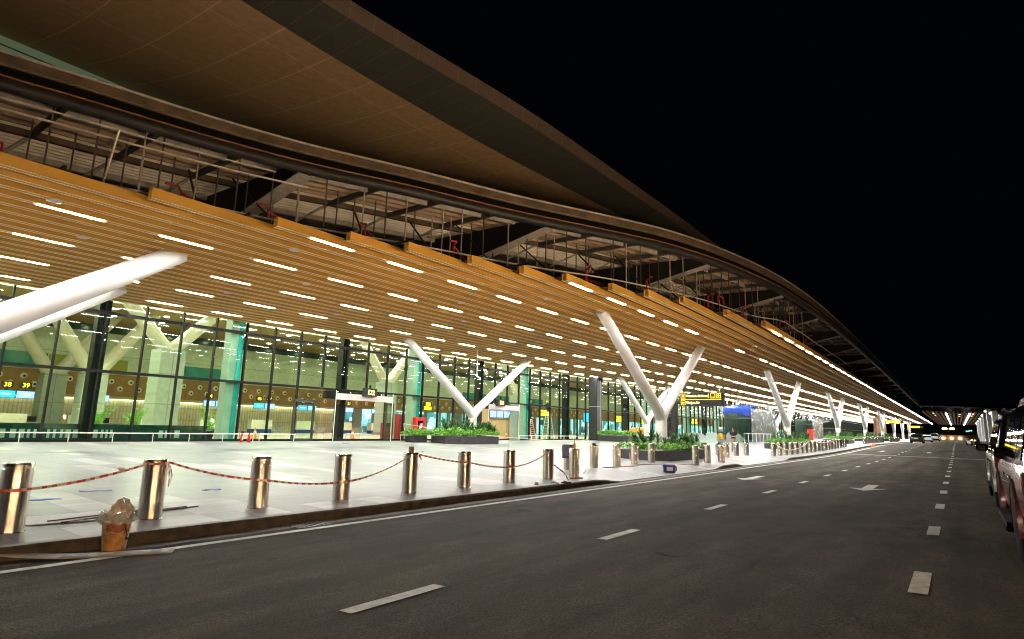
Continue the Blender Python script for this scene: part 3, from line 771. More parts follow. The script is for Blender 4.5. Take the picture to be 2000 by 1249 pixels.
mb.box(-62,FX-.7,-12.3,-12,FZ,11); ipart(mb, 'hall_end_wall', M['hallwall'])
mb = MB()
for y0, y1, cc in ((2,16,'g'),(24,31,'g'),(68,90,'g')): mb.box(WX+.005, WX+.06, y0, y1, 5.0, 6.3)
ipart(mb, 'gallery_glass', mat('teal_gallery_glass', (.03,.22,.17), .1, var=.3, scale=.6))
mb = MB(); mb.box(WX+.005, WX+.07, 16.1, 22, 5.0, 6.3); mb.box(WX+.005, WX+.07, -4, 1.9, 5.0, 6.3); ipart(mb, 'gallery_panel', mat('olive_panel', (.28,.3,.03), .6, var=.1))
# hall lighting: cove strips and rows of twin downlights
for i, y in enumerate([-6 + 8*j for j in range(0, 36)]):
    mb = MB(); mb.box(-46.5,-46.0, y, y+5.5, 10.3, 10.36); hl = mb.build('cove_light', M['hall_lamp'])
    tag(hl, 'white cove light strip in the hall ceiling, %s seen through the glass' % ordinal(i+1), 'cove light', 'cove lights in the hall')
    mb = MB(); mb.box(-36.5,-36.2, y+1, y+6, 10.45, 10.5); hl = mb.build('hall_strip_light', M['hall_lamp'])
    tag(hl, 'warm ceiling strip light just inside the glass front, %s along the hall' % ordinal(i+1), 'hall light', 'strip lights inside the hall')
dl = MB(); dl.box(-.09,.09,-.16,-.04,-.03,0); dl.box(-.09,.09,.04,.16,-.03,0); dl_me = dl.mesh('twin_downlight', M['dot'])
nd = 0
for j in range(3):
    for i in range(22):
        x = -49.5 - 3.6*j; y = 6 + 3.6*i + 1.2*j; nd += 1
        o = bpy.data.objects.new('twin_downlight', dl_me); col.objects.link(o); o.location = (x, y, 9.19)
        tag(o, 'tiny twin downlight in the brown hall ceiling, %s in the %s row' % (ordinal(i+1), ('nearest','middle','deepest')[j]), 'downlight', 'twin downlights in the hall ceiling')
# interior columns and V struts
def hallcol(x, y, wd, zt, label, cab=False):
    o = empty('hall_column', (x, y, FZ), 0, label, 'column', 'clad columns inside the hall')
    mb = MB(); mb.box(-wd/2, wd/2, -wd/2, wd/2, .25, zt-FZ); mb.build('shaft', linegrid('column_cladding', (.33,.37,.325), (.2,.22,.18), .95, 2.05, rough=.5, ms=.03, var=.03, swap='yz'), o, bevel=.04)
    mb = MB(); mb.box(-wd/2-.05, wd/2+.05, -wd/2-.05, wd/2+.05, 0, .249); mb.build('skirting', M['stone'], o)
    for sg in (-1, 1):
        mb = MB(); mb.tube([(0, -sg*.3, zt-FZ-.2), (0, sg*.4, zt-FZ+.25), (0, sg*4.4, 10.5-FZ)], [.42,.45,.38], 18); mb.build('arm', M['cream'], o, True)
hallcol(-44, 18.6, 1.65, 6.0, 'big pale clad column with V struts standing left of the cyan fin inside')
hallcol(-50, 16.2, 1.5, 4.4, 'pale clad column bearing a red fire cabinet behind the leftmost panes')
hallcol(-55, 15.2, 1.5, 4.4, 'pale column half hidden behind the fire cabinet column')
hallcol(-46, 40.5, 1.5, 5.4, 'pale V strut column seen above the glass entrance box')
hallcol(-46, 63, 1.5, 5.4, 'pale V strut column seen behind the two workers')
mb = MB(); mb.box(.76,.9,-.45,.25,.55,1.75); fc = mb.build('fire_cabinet', M['redlit'], loc=(-50, 16.2, FZ)); tag(fc, 'dark red fire hose cabinet fixed to the column inside the glass', 'fire cabinet')

# check-in counters, number signs, screens
GLY = {}
def text_mesh(txt, size, ext=.004, align='CENTER'):
    key = (txt, size, align)
    if key in GLY: return GLY[key]
    cu = bpy.data.curves.new('lettering', 'FONT'); cu.body = txt; cu.size = size; cu.extrude = ext; cu.offset = size*.018; cu.align_x = align; cu.align_y = 'CENTER'
    ob = bpy.data.objects.new('tmp', cu); col.objects.link(ob)
    dg = bpy.context.evaluated_depsgraph_get(); me = bpy.data.meshes.new_from_object(ob.evaluated_get(dg))
    bpy.data.objects.remove(ob); GLY[key] = me; return me
def lettering(txt, size, mt, parent, loc, rot, align='CENTER', name='lettering'):
    me = text_mesh(txt, size, align=align).copy(); me.materials.clear(); me.materials.append(mt)
    o = bpy.data.objects.new(name, me); col.objects.link(o); o.parent = parent; o.location = loc; o.rotation_euler = rot; return o
ROTX = (R(90), 0, R(90))      # reads from the +x side
num = 39; SX = -51
for i in range(0, 9):
    y = 12.2 + 4.55*i
    if i not in (0,): num = num
    c1 = M[('screen3','screenred','screen2','screen2','screen3','screen','screen3','screen2','screen')[i]]; c2 = M['screen2']
    o = empty('screen_pair', (SX, y, 2.35), 0, 'pair of bright check-in screens hanging over the counters, %s pair from the left' % ordinal(i+1), 'screen', 'check-in screens')
    for q, cc in ((0, c1), (1, c2)):
        mb = MB(); mb.box(-.06,0,-1.05+q*1.06,-.02+q*1.06,.0,.52); mb.build('housing', M['navy'], o)
        mb = MB(); mb.box(0.001,.01,-1.02+q*1.06,-.05+q*1.06,.03,.49); sc = mb.build('display', cc, o)
        mb = MB(); mb.box(.0105,.014,-.8+q*1.06,-.25+q*1.06,.22,.32); mb.build('display_text', M['screenw'], o)
    for q in (0, 1):
        n = empty('number_sign', (SX-.1, y-.5+q*1.0, 3.05), 0, 'black hanging sign with yellow counter number %d over the screens' % (38+2*i+q), 'sign', 'counter number signs')
        mb = MB(); mb.box(-.06,0,-.33,.33,-.02,.42); mb.box(-.04,-.02,-.03,.03,-.2,-.021); mb.build('panel', M['signblack'], n)
        lettering(str(38+2*i+q), .42, M['yel'], n, (.008,0,.19), ROTX, name='number')
    ct = empty('checkin_counter', (SX+.2, y, FZ), 0, 'cream check-in counter with dark plinth under the screens, %s from the left' % ordinal(i+1), 'counter', 'check-in counters')
    mb = MB(); mb.box(-.5,.2,-1.3,.7,.35,1.15); mb.build('front', M['cream'], ct, bevel=.02)
    mb = MB(); mb.box(-.5,.17,-1.28,.68,.02,.349); mb.build('plinth', M['navy'], ct)
    mb = MB(); mb.box(-.5,.1,.72,2.2,.1,.62); mb.build('baggage_belt', M['stone'], ct)
    if i < 8:
        chm = MB(); chm.box(-.25,.25,-.25,.25,.42,.5); chm.box(-.3,-.24,-.25,.25,.5,1.0); chm.tube([(0,0,.42),(0,0,.05)], .03, 8); chm.tube([(-.25,0,.05),(.25,0,.05)], .02,6); chm.tube([(0,-.25,.05),(0,.25,.05)], .02,6)
        chm.build('office_chair', M['black'], None, loc=(SX-.9, y+1.4, FZ)); bpy.data.objects[-1] if False else None
for o in [x for x in bpy.data.objects if x.name.startswith('office_chair')]:
    kx = sorted([x.location.y for x in bpy.data.objects if x.name.startswith('office_chair')]).index(o.location.y)
    tag(o, 'black office chair beside the baggage belt, %s from the left' % ordinal(kx+1), 'chair', 'chairs behind the counters')
# wooden counter island with a row of blue screens behind door three
isl = empty('counter_island', (-41, 54, FZ), 0, 'light wood counter wall seen through the third door', 'counter')
mb = MB(); mb.box(-.3,.1,-4.6,4.4,0,3.0); mb.build('wood_wall', linegrid('light_wood_wall', (.62,.42,.26), (.4,.26,.15), .85, 4, rough=.5, ms=.012, var=.06, swap='yz'), isl)
for i in range(4):
    o = empty('ticket_screen', (-40.8, 51.4 + 1.25*i, 2.3), 0, 'tilted blue screen on the wood counter wall, %s from the left' % ordinal(i+1), 'screen', 'blue screens on the wood wall')
    mb = MB(); mb.box(0,.06,-.58,.58,-.02,.75); mb.build('housing', M['navy'], o)
    mb = MB(); mb.box(.061,.07,-.55,.55,.01,.72); mb.build('display', M['screen2'], o)
    mb = MB(); mb.box(.071,.074,-.35,.35,.32,.42); mb.build('display_text', M['screenw'], o)
o = empty('display_board', (-42, 76, 2.2), 0, 'large bright blue display board inside left of the black column', 'display')
mb = MB(); mb.box(-.1,0,-2.6,2.6,0,1.4); mb.build('housing', M['navy'], o); mb = MB(); mb.box(.001,.01,-2.5,2.5,.08,1.32); mb.build('display', M['screen3'], o)
# interior hanging yellow signs
for i, (x, y, z, txt, wd) in enumerate([(-44, 44.5, 2.75, 'D E', 1.2), (-44, 66.5, 2.8, '46 - 60', 2.6), (-34.5, 69.5, 2.2, 'D3 D4', 2.2), (-34.5, 77, 2.1, 'D4', 2.2), (-34.5, 88, 2.2, 'D5', 2.6), (-36, 101, 2.6, 'D6', 3)]):
    o = empty('hanging_sign', (x, y, z + rise(y)*0), 0, 'yellow lit hanging sign inside the hall, %s going right from the first door' % ordinal(i+1), 'sign', 'yellow hanging signs in the hall')
    mb = MB(); mb.box(-.1,0,-wd/2,wd/2,0,.9); mb.build('panel', M['signblack'], o)
    mb = MB(); mb.box(.001,.012,-wd/2+.06,wd/2-.06,.06,.42); mb.box(.001,.012,-wd/2+.3,wd/2-.2,.5,.84); mb.build('lit_face', M['yel'], o)
# traffic cones, potted palms, red cabinets inside
cn = MB(); cn.lathe([(.0,.7),(.03,.7),(.06,.5)],12,mi=0); cn.lathe([(.061,.5),(.1,.34)],12,mi=1); cn.lathe([(.101,.34),(.17,.03)],12,mi=0); cn.box(-.2,.2,-.2,.2,0,.03)
cone_me = cn.mesh('traffic_cone', [M['orange'], M['helmet']], True)
for (x,y,l) in [(-36.5,16.9,'orange traffic cone behind the glass left of the cyan fin'),(-35,20.4,'orange traffic cone behind the glass left of the framed door'),(-34.5,27.5,'orange traffic cone inside the glass entrance box'),(-33.5,35.6,'orange traffic cone behind the glass right of the red fire cabinet'),(-36,47.6,'orange traffic cone by the wood counter wall')]:
    o = bpy.data.objects.new('traffic_cone', cone_me); col.objects.link(o); o.location = (x,y,FZ); tag(o, l, 'traffic cone')
def palm(x, y, label, h=1.7, seed=1):
    rnd = random.Random(seed); o = empty('potted_palm', (x,y,FZ), 0, label, 'potted plant', 'potted palms in the hall')
    mb = MB(); mb.lathe([(.2,0),(.27,.45),(.25,.45),(.24,.4),(.0,.4)], 16); mb.build('pot', M['black'], o, True)
    mb = MB()
    for i in range(13):
        a = rnd.uniform(0, 6.28); L = rnd.uniform(.6,1.0)*h; pts = []
        for t in range(7):
            u = t/6; pts.append(Vector((math.cos(a)*L*.55*u, math.sin(a)*L*.55*u, .45 + L*(1.35*u - .6*u*u*rnd.uniform(.5,1.3)))))
        mb.tube(pts, [.012*(1-.7*t/6) for t in range(7)], 5)
        for t in range(1, 7):
            d = (pts[t]-pts[t-1]).normalized(); sd_ = d.cross(Vector((0,0,1))).normalized()
            for sg in (-1,1):
                for f in (0,.5):
                    b = pts[t-1]+(pts[t]-pts[t-1])*f; e = b + sd_*sg*.26*(1-.5*t/7) + d*.2 - Vector((0,0,.08)); wv = d*.03
                    mb.add([b-wv, b+wv, e], [(0,1,2)])
    mb.build('frond', M['leaf'], o)
palm(-35.5, 12.0, 'potted palm in front of the red cabinet column', 1.7, 1); palm(-36.5, 14.1, 'small potted palm half hidden by the thick black post', 1.5, 2); palm(-34.5, 17.3, 'potted palm beside the cyan fin on the left', 1.9, 3)
for i,(x,y,z1,l) in enumerate([(-35,32.5,1.9,'tall dark red cabinet right of the glass entrance box'),(-35,31.1,1.2,'short dark red cabinet behind the barrier post'),(-34.5,46.7,2.3,'dark red cabinet left of the second cyan fin'),(-36,52.0,2.1,'dark red cabinet between the workers\' ladders')]):
    mb = MB(); mb.box(-.25,.25,-.42,.42,0,z1); mb.box(.251,.27,-.36,.36,z1*.45,z1-.1); tag(mb.build('red_cabinet', M['redlit'], loc=(x,y,FZ)), l, 'cabinet', 'dark red cabinets in the hall')

# ------------------------------------------------------------------ entrance doors and signs
def hinged_door(y0, y1, label, zt=2.62):
    o = empty('entrance_door', (FX+.16, (y0+y1)/2, FZ), 0, label, 'door'); hw = (y1-y0)/2
    mb = MB(); mb.box(-.06,.06,-hw,-hw+.13,0,zt-FZ); mb.box(-.06,.06,hw-.13,hw,0,zt-FZ); mb.box(-.06,.06,-hw+.131,hw-.131,zt-FZ-.16,zt-FZ); mb.box(-.06,.06,-hw+.131,hw-.131,0,.16); mb.build('frame', mat('bronze_frame', (.035,.032,.03), .4, var=.2), o, bevel=.01)
    mb = MB(); mb.box(-.006,.006,-hw+.131,hw-.131,.161,zt-FZ-.161); mb.build('glass', M['clearglass'], o)
    mb = MB(); mb.tube([(.09,-hw+.2,.9),(.09,-hw+.2,1.5)], .014, 8); mb.tube([(.06,-hw+.2,.95),(.09,-hw+.2,.95)], .01, 6); mb.tube([(.06,-hw+.2,1.45),(.09,-hw+.2,1.45)], .01, 6); mb.build('handle', M['chrome'], o)
hinged_door(20.52, 21.98, 'narrow dark-framed glass door left of the glass entrance box')
hinged_door(34.6, 35.9, 'narrow dark-framed glass door behind the nearest planter')
hinged_door(27.62, 28.35, 'dark-framed door leaf right of the glass entrance box', 2.7)
def vestibule(y0, y1, label, filmed=False, txt='D2', ysign=25.0):
    o = empty('glass_vestibule', (FX, (y0+y1)/2, FZ), 0, label, 'glass entrance'); hw = (y1-y0)/2; D = 1.15; T = 3.1
    for yy, nm in ((-hw,'side_pane'),(hw,'side_pane')):
        mb = MB(); mb.box(.13,D,yy-.01,yy+.01,.02,T); mb.build(nm, M['hazyglass'] if (filmed and yy > 0) else M['clearglass'], o)
    mb = MB(); n = 4
    for i in range(n):
        a = -hw+.02+(2*hw-.04)*i/n; b = -hw+.02+(2*hw-.04)*(i+1)/n - .02; mb.box(D-.02,D,a,b,.02,2.52)
    mb.box(D-.02,D,-hw+.02,hw-.02,2.93,T)
    mb.build('front_pane', M['clearglass'], o)
    mb = MB(); mb.box(D-.05,D+.03,-hw+.02,hw-.02,2.54,2.92); mb.build('header', mat('pale_header', (.72,.69,.66), .4, var=.06), o)
    mb = MB(); mb.box(.13,D,-hw,hw,T+.001,T+.02); mb.build('top_pane', M['clearglass'], o)
    for yy in (-hw,hw):
        mb = MB(); mb.box(D-.025,D+.012,yy-.018,yy+.018,.02,T); mb.build('edge_trim', mat('bright_glass_edge', (.72,.85,.8), .15), o)
    mb = MB(); mb.box(-.2,.1,-hw,hw,2.6,3.1); mb.build('operator_box', M['mull'], o)
    mb = MB(); 
    for yy in (-hw*.8,-hw*.35,hw*.75): mb.ball((.6,yy,2.98), .1, 10)
    mb.build('spotlight', M['chrome'], o, True)
    s = empty('door_sign', (FX+D+.16, ysign, 2.98), 0, 'black box sign with lit yellow letters %s above the glass entrance' % txt, 'sign')
    mb = MB(); mb.box(-.13,.13,-.5,.5,0,.55); mb.build('box', M['signblack'], s, bevel=.012)
    lettering(txt, .44, M['signlit'], s, (.14,.02,.265), ROTX, name='letters')
    mb = MB(); mb.box(-.05,.05,-.04,.04,.55,.75); mb.build('bracket', M['mull'], s)
    return o
vestibule(22.75, 27.35, 'clear glass entrance box under the D2 sign', False, 'D2', 25.2)
vestibule(37.7, 41.9, 'glass entrance box with a milky side pane under the D3 sign', True, 'D3', 39.0)
mb = MB(); mb.box(0,.004,-.22,.22,-.17,.17); tag(mb.build('paper_notice', M['helmet'], loc=(FX+1.155, 25.35, 1.75)), 'white paper notice stuck on the glass entrance box', 'notice')

# handrails in front of the glass
def handrail(y0, y1, x, label, h=.42, step=1.68):
    zb = pav_z(x, (y0+y1)/2); o = empty('handrail', (x, (y0+y1)/2, zb), 0, label, 'handrail', 'low steel rails along the glass front')
    hw = (y1-y0)/2; mb = MB(); mb.tube([(0,-hw,h),(0,hw,h)], .024, 8); mb.build('rail', M['white'], o, True)
    n = max(2, int((y1-y0)/step)+1)
    for i in range(n):
        mb = MB(); yy = -hw+.08+(2*hw-.16)*i/(n-1); mb.tube([(0,yy,-.02),(0,yy,h-.02)], .017, 8); mb.build('post', M['white'], o, True)
handrail(-4.2, 17.9, -30.7, 'long low steel rail before the dark plinth on the far left')
handrail(18.1, 20.4, -30.7, 'short steel rail by the fire extinguishers')
handrail(28.5, 29.9, -30.7, 'short steel rail beside the red fire cabinet')
handrail(42.3, 53.5, -30.6, 'low steel rail under the two workers')
handrail(57.5, 63, -30.6, 'low steel rail right of the black box column')
for yy in (23.3, 25.2): handrail(yy, yy+1.3, -32.3, 'small steel queue rail inside the glass entrance box, %s' % ('left' if yy < 24 else 'right'))
# red fire hose cabinet with lit niche in front of the glass
fc = empty('fire_hose_cabinet', (-31.0, 30.55, .62), 0, 'bright red fire hose cabinet with a dark window above the planter', 'fire cabinet')
mb = MB(); mb.box(-.15,.15,-.5,.5,0,1.2); mb.build('body', M['red'], fc, bevel=.015)
mb = MB(); mb.box(.151,.156,-.25,.28,.25,.95); mb.build('window', M['carglass'], fc)
mb = MB(); mb.tube([(.16+.004*i,.02+.1*math.cos(i*.7)*(1-.02*i)+.03*math.sin(i*1.9),.36+.012*i+.09*math.sin(i*.7)) for i in range(30)], .022, 6); mb.tube([(.17,.1,.7),(.175,.02,.78),(.17,-.08,.6),(.18,-.14,.35)], .02, 6); mb.build('hose', M['helmet'], fc, True)
mb = MB(); mb.box(-.12,.12,-.4,-.3,-.48,0); mb.box(-.12,.12,.3,.4,-.48,0); mb.build('stand', M['red'], fc)
# fire extinguishers
ex = MB(); ex.lathe([(.0,0),(.075,0),(.078,.02),(.078,.36),(.06,.42),(.025,.45),(.025,.48),(.0,.48)], 18)
e1 = empty('fire_extinguisher', (-30.3, 16.95, pav_z(-30.3,17)), 0, 'red fire extinguisher with a black hose, left one of the pair by the glass', 'fire extinguisher', 'fire extinguishers on the plaza')
ex.build('cylinder', M['red'], e1, True)
mb = MB(); mb.box(-.02,.02,-.06,.09,.48,.53); mb.box(-.02,.02,-.05,.1,.555,.575); mb.build('valve', M['black'], e1)
mb = MB(); mb.tube([(0,-.06,.5),(0,-.14,.45),(.02,-.16,.3),(.03,-.15,.12)], .014, 8); mb.build('hose', M['black'], e1, True)
mb = MB(); mb.box(.077,.08,-.035,.04,.14,.3); mb.build('label_sticker', M['cream'], e1)
e2 = dup(e1, (-30.2, 17.3, pav_z(-30.2,17.3)), .9, 'red fire extinguisher turned to show its label, right one of the pair by the glass')

# ------------------------------------------------------------------ plaza furniture: bollards
bm_ = MB(); bm_.lathe([(.175,-.05),(.175,.0),(.162,.006),(.162,.775),(.155,.783),(.155,.797),(.166,.802),(.166,.838),(.158,.85),(.0,.856)], 40)
boll_me = bm_.mesh('bollard', M['steel'], True)
BOL = []
front = [2.48,4.13,5.84,7.56,9.37,11.17,13.0,14.9,16.4]
fl = ['cut by the left picture edge', 'standing just right of the paint bucket', 'third from the left along the kerb', 'fourth from the left along the kerb', 'with a brown can on top', 'sixth from the left, tape hanging across it', 'seventh from the left along the kerb', 'eighth from the left, tape tied at its top', 'with a yellow drink bottle on top']
for y, l in zip(front, fl): BOL.append((-9.7, y, 'brushed steel bollard ' + l))
back = [(-11.2,18.5,'with a grey towel over it'),(-11.2,20.4,'with a small dark cup on top'),(-11.25,22.4,'right of the one with the cup, set back from the kerb'),(-11.3,24.2,'just left of the large planter'),(-11.35,26.1,'before the left face of the large planter')]
for x, y, l in back: BOL.append((x, y, 'brushed steel bollard ' + l))
mid = [(-9.75,27.35,'at the right end of the large planter'),(-9.75,29.0,'second right of the large planter near the kerb'),(-9.77,31.2,'third right of the large planter near the kerb'),(-11.35,33.3,'set back behind two others right of the planter'),(-11.55,36.3,'in front of the man in the yellow vest'),(-11.05,36.3,'beside the one before the yellow vest'),(-11.3,39.1,'hiding the legs of the man in black'),(-11.2,41.0,'right of the man in black, alone')]
for x, y, l in mid: BOL.append((x, y, 'brushed steel bollard ' + l))
for gi, (y0, n, nm) in enumerate([(42.4,19,'the first dense row beyond the men'),(91,15,'the second dense row far down the kerb'),(128,14,'the third dense row near the black car')]):
    for i in range(n): BOL.append((-9.85, y0+1.75*i, 'brushed steel bollard, %s in %s' % (ordinal(i+1), nm)))
for x, y, l in BOL:
    o = bpy.data.objects.new('bollard', boll_me); col.objects.link(o); o.location = (x, y, pav_z(x, y)); tag(o, l, 'bollard', 'steel bollards along the kerb')
# things left on the bollards
def bz(x, y, h=.856): return pav_z(x, y) + h
mb = MB(); mb.lathe([(.0,0),(.058,0),(.06,.01),(.06,.12),(.055,.125),(.0,.125)], 18); tag(mb.build('drink_can', M['rust'], smooth=True, loc=(-9.7,9.37,bz(-9.7,9.37))), 'brown can standing on the fifth bollard', 'can')
mb = MB(); mb.lathe([(.0,0),(.04,0),(.043,.02),(.043,.13),(.02,.19),(.016,.23),(.0,.23)], 16); bt = mb.build('drink_bottle', M['bottle'], smooth=True, loc=(-9.7,16.4,bz(-9.7,16.4))); tag(bt, 'small bottle of yellow drink standing on a bollard', 'bottle')
mb = MB(); mb.lathe([(.0,.231),(.019,.231),(.019,.255),(.0,.255)], 12); mb.build('cap', M['orange'], bt)
mb = MB(); mb.ball((0,0,.03), .07, 12, sc=(1.2,1,.5)); tag(mb.build('dark_cup', M['black'], smooth=True, loc=(-11.2,20.4,bz(-11.2,20.4,.852))), 'flattened dark cup on top of a bollard', 'cup')
mb = MB(); rows = []
for i in range(17):
    t = i/16; a = -1.0 + 2.0*t; row = []
    for j in range(7):
        u = (j/6-.5)*.3
        if abs(a) < .38: px, pz = a*.45, .862 + .01*math.cos(a*4)
        else: px, pz = math.copysign(.172+.012*math.sin(j*2+i), a), .86 - (abs(a)-.38)*(.75 if a < 0 else .45)
        row.append((u + .02*math.sin(i*1.3+j), px, pz + .006*math.sin(j*3.1+i)))
    rows.append(row)
mb.grid(rows); tw = mb.build('towel', M['towel'], smooth=True, loc=(-11.2,18.5,pav_z(-11.2,18.5))); sd2 = tw.modifiers.new('thick','SOLIDIFY'); sd2.thickness = .012
tag(tw, 'grey towel draped over a bollard', 'towel')
mb = MB(); rows = []
for i in range(14):
    t = i/13; row = []
    for j in range(6):
        u = (j/5-.5)*.42; row.append((.175 + .02*math.sin(i+j*2), u*(1-.2*t), .86 - .62*t + .03*math.sin(j*2.2)))
    rows.append(row)
mb.grid(rows); sh = mb.build('black_shirt', M['tee'], smooth=True, loc=(-9.85, 42.4+1.75*16, pav_z(-9.85,70))); q = sh.modifiers.new('thick','SOLIDIFY'); q.thickness = .015
tag(sh, 'black shirt hung over a bollard in the first dense row', 'shirt')

# barrier tape
def tape(pts, label, wdt=.036, stripe=.07, name='barrier_tape', white=False, flat=False):
    P = [Vector(p) for p in pts]; dense = []
    for i in range(len(P)-1):
        a, b = P[i], P[i+1]; n = max(2, int((b-a).length/.05))
        for j in range(n): dense.append(a + (b-a)*j/n)
    dense.append(P[-1]); mb = MB(); acc = 0; rnd = random.Random(len(dense))
    for i in range(len(dense)-1):
        a, b = dense[i], dense[i+1]; tw = math.sin(i*.09+1)*.55; wv = Vector((math.sin(tw)*wdt/2, 0, math.cos(tw)*wdt/2))
        tw2 = math.sin((i+1)*.09+1)*.55; wv2 = Vector((math.sin(tw2)*wdt/2, 0, math.cos(tw2)*wdt/2))
        if flat: wv = Vector((wdt/2,0,.002)); wv2 = wv
        acc += (b-a).length; idx = 1 if white else int(acc/stripe) % 2
        mb.add([a-wv, b-wv2, b+wv2, a+wv], [(0,1,2,3)], idx)
    o = mb.build(name, [M['tape_r'], M['tape_w']]); q = o.modifiers.new('thick','SOLIDIFY'); q.thickness = .003
    return tag(o, label, 'barrier tape', 'red and white tape along the bollards')
def sag(a, b, dip, n=24):
    a = Vector(a); b = Vector(b); return [a + (b-a)*t/n - Vector((0,0,dip*4*(t/n)*(1-t/n))) for t in range(n+1)]
fx = -9.7+.175
def P_(y, h, dx=.175): return (-9.7+dx, y, pav_z(-9.7, y)+h)
tape(sag(P_(.2,.62), P_(2.48,.52), .03, 8) + sag(P_(2.5,.52), P_(4.0,.80,.1), .05, 14), 'dusty red tape rising from the left picture edge to the second bollard')
ring = [(-9.7+.172*math.cos(a), 4.13+.172*math.sin(a), pav_z(-9.7,4.13)+.79) for a in [i*math.pi/10 for i in range(21)]]
tape(ring, 'red tape wound round the top of the second bollard', .04)
mb_l = [P_(4.24,.79,.15), P_(4.25,.62,.19), P_(4.27,.45,.17), P_(4.30,.6,.18), P_(4.27,.75,.15)]
tape(mb_l, 'loose loop of red tape hanging from the second bollard', .04)
tape(sag(P_(4.27,.80,.12), P_(5.84,.46), .05, 14) + sag(P_(5.86,.46), P_(7.5,.34), .05, 12) + sag(P_(7.56,.34), P_(9.3,.82,.12), .08, 16), 'red and white tape sagging from the second to the fifth bollard')
tape(sag(P_(9.45,.82,.12), P_(11.17,.58), .03, 12) + sag(P_(11.2,.58), P_(13.0,.42), .05, 12) + sag(P_(13.0,.42), P_(14.85,.82,.12), .08, 12), 'red and white tape sagging from the fifth to the eighth bollard')
tape([P_(9.45,.8,.17), P_(9.5,.7,.2), P_(9.48,.6,.17), P_(9.42,.5,.18)], 'tattered tape end hanging from the fifth bollard', .05)
def gnd(x, y, h=.015): return (x, y, pav_z(x, y)+h)
tape([P_(14.95,.4,.17), (-9.2,15.0,pav_z(-9.2,15)+.2), gnd(-9.0,14.9), gnd(-9.3,15.5), gnd(-9.1,15.9), gnd(-9.4,16.3)], 'tangle of red tape lying on the pavement at the foot of a bollard', .04)
tape([gnd(-9.5,16.6,.12), gnd(-10.3,18.4,.1), gnd(-11.0,20.3,.2)], 'red tape running low from the bottle bollard to the one with the cup', .03)
tape([gnd(-10.9,20.6), gnd(-10.6,22.6), gnd(-10.9,24.2), gnd(-10.2,26.2), gnd(-9.6,27.2)], 'thin red tape lying on the pavement before the large planter', .03)
tape([gnd(-11.35,24.1,.75), gnd(-11.6,24.3,.4), gnd(-11.45,24.2,.05)], 'ragged tape hanging from the bollard left of the large planter', .05)
tape(sag((-9.85+.17,42.4,pav_z(-9.85,42.4)+.78),(-9.68,47.6,pav_z(-9.85,47.6)+.35),.15,10)+sag((-9.68,47.65,pav_z(-9.85,47.6)+.35),(-9.68,52.9,pav_z(-9.85,53)+.82),.1,10), 'pale tape looping along the first dense bollard row', .05, white=True)
tape(sag((-9.68,56.4,pav_z(-9.85,56.4)+.82),(-9.68,66,pav_z(-9.85,66)+.8),.12,12), 'pale tape stretched over the tops of the first dense row', .05)
# long white cordon line across the plaza to the glass
tape(sag((-30.4,28.5,1.35),(-20,36.5,pav_z(-20,36.5)+.45),.25,30), 'long white line sagging across the planter from the glass entrance', .04, white=True)
tape([(-30.4,28.5,1.35),(-30.3,28.55,.8),(-30.0,28.7,.3),(-29.6,29.0,pav_z(-29.6,29)+.02),(-28.4,30.0,pav_z(-28.4,30)+.02)], 'loose white cord hanging down beside the glass entrance', .06, white=True)

# ------------------------------------------------------------------ foreground clutter
b = empty('paint_bucket', (-8.42, 3.22, road_z(-8.42,3.22)+.004), 0, 'dirty paint bucket stained orange standing in the gutter', 'bucket')
H = .4
mb = MB(); mb.lathe([(.0,0),(.118,0),(.125,.01),(.158,H-.05),(.158,H-.049)], 32); mb.build('body', M['bucket'], b, True)
mb = MB(); mb.lathe([(.162,H-.048),(.168,H-.04),(.168,H-.012),(.16,H),(.15,H),(.148,H-.05)], 32); mb.build('rim', M['bucket'], b, True)
def patch(z0, z1, a0, a1, m, nm):
    q = MB(); rows = []
    for i in range(7):
        z = z0+(z1-z0)*i/6; r = .126 + (.158-.126)*(z-.01)/(H-.06) + .0015
        row = [(r*math.cos(a), r*math.sin(a), z + (.012*math.sin(a*7+i) if i in (0,6) else 0)) for a in [a0+(a1-a0)*j/14 + .06*math.sin(i*2.1)*(1 if j in (0,14) else 0) for j in range(15)]]
        rows.append(row)
    q.grid(rows); q.build(nm, m, b, True)
va = math.atan2(-3.22, 8.42)
patch(.02,.225,va-1.0,va+.75,M['bucket_o'],'orange_stain'); patch(.235,.335,va-.75,va+1.1,M['bucket_r'],'red_stain')
mb = MB(); mb.tube([(.155,.0,H-.03),(.17,.03,H-.1),(.185,.06,H-.2),(.17,.05,H-.24)], .006, 6); mb.ball((.18,.06,H-.24), .02, 8); mb.build('handle', M['darksteel'], b, True)
# crumpled rubbish bag in the bucket
rnd = random.Random(3); mb = MB(); rows = []
for i in range(13):
    t = i/12; row = []
    for j in range(28):
        a = 2*math.pi*j/28; rr = (.155*math.cos(t*1.45)**.7 if t < .98 else .01)*(1+.28*math.sin(a*3+i*.7)*t + rnd.uniform(-.13,.13)) + .005
        row.append((rr*math.cos(a) + .03*t, rr*math.sin(a) + .035*t, .33 + .26*t + rnd.uniform(-.018,.018) + .03*math.sin(a*2)*t))
    rows.append(row)
mb.grid(rows, close=True); bag = mb.build('rubbish_bag', M['bag'], loc=(-8.42,3.22,road_z(-8.42,3.22))); tag(bag, 'crumpled dirty plastic bag stuffed into the paint bucket', 'plastic bag')
mb = MB(); rows = []
for i in range(9):
    row = []
    for j in range(22):
        a = va - 2.4 + 4.8*j/21; rr = .165 + .055*math.sin(i/8*3.1)*(1+.4*math.sin(j*1.9)); row.append((rr*math.cos(a), rr*math.sin(a), .34 + .15*i/8*(.7+.3*math.sin(j*1.3)) + rnd.uniform(-.008,.008)))
    rows.append(row)
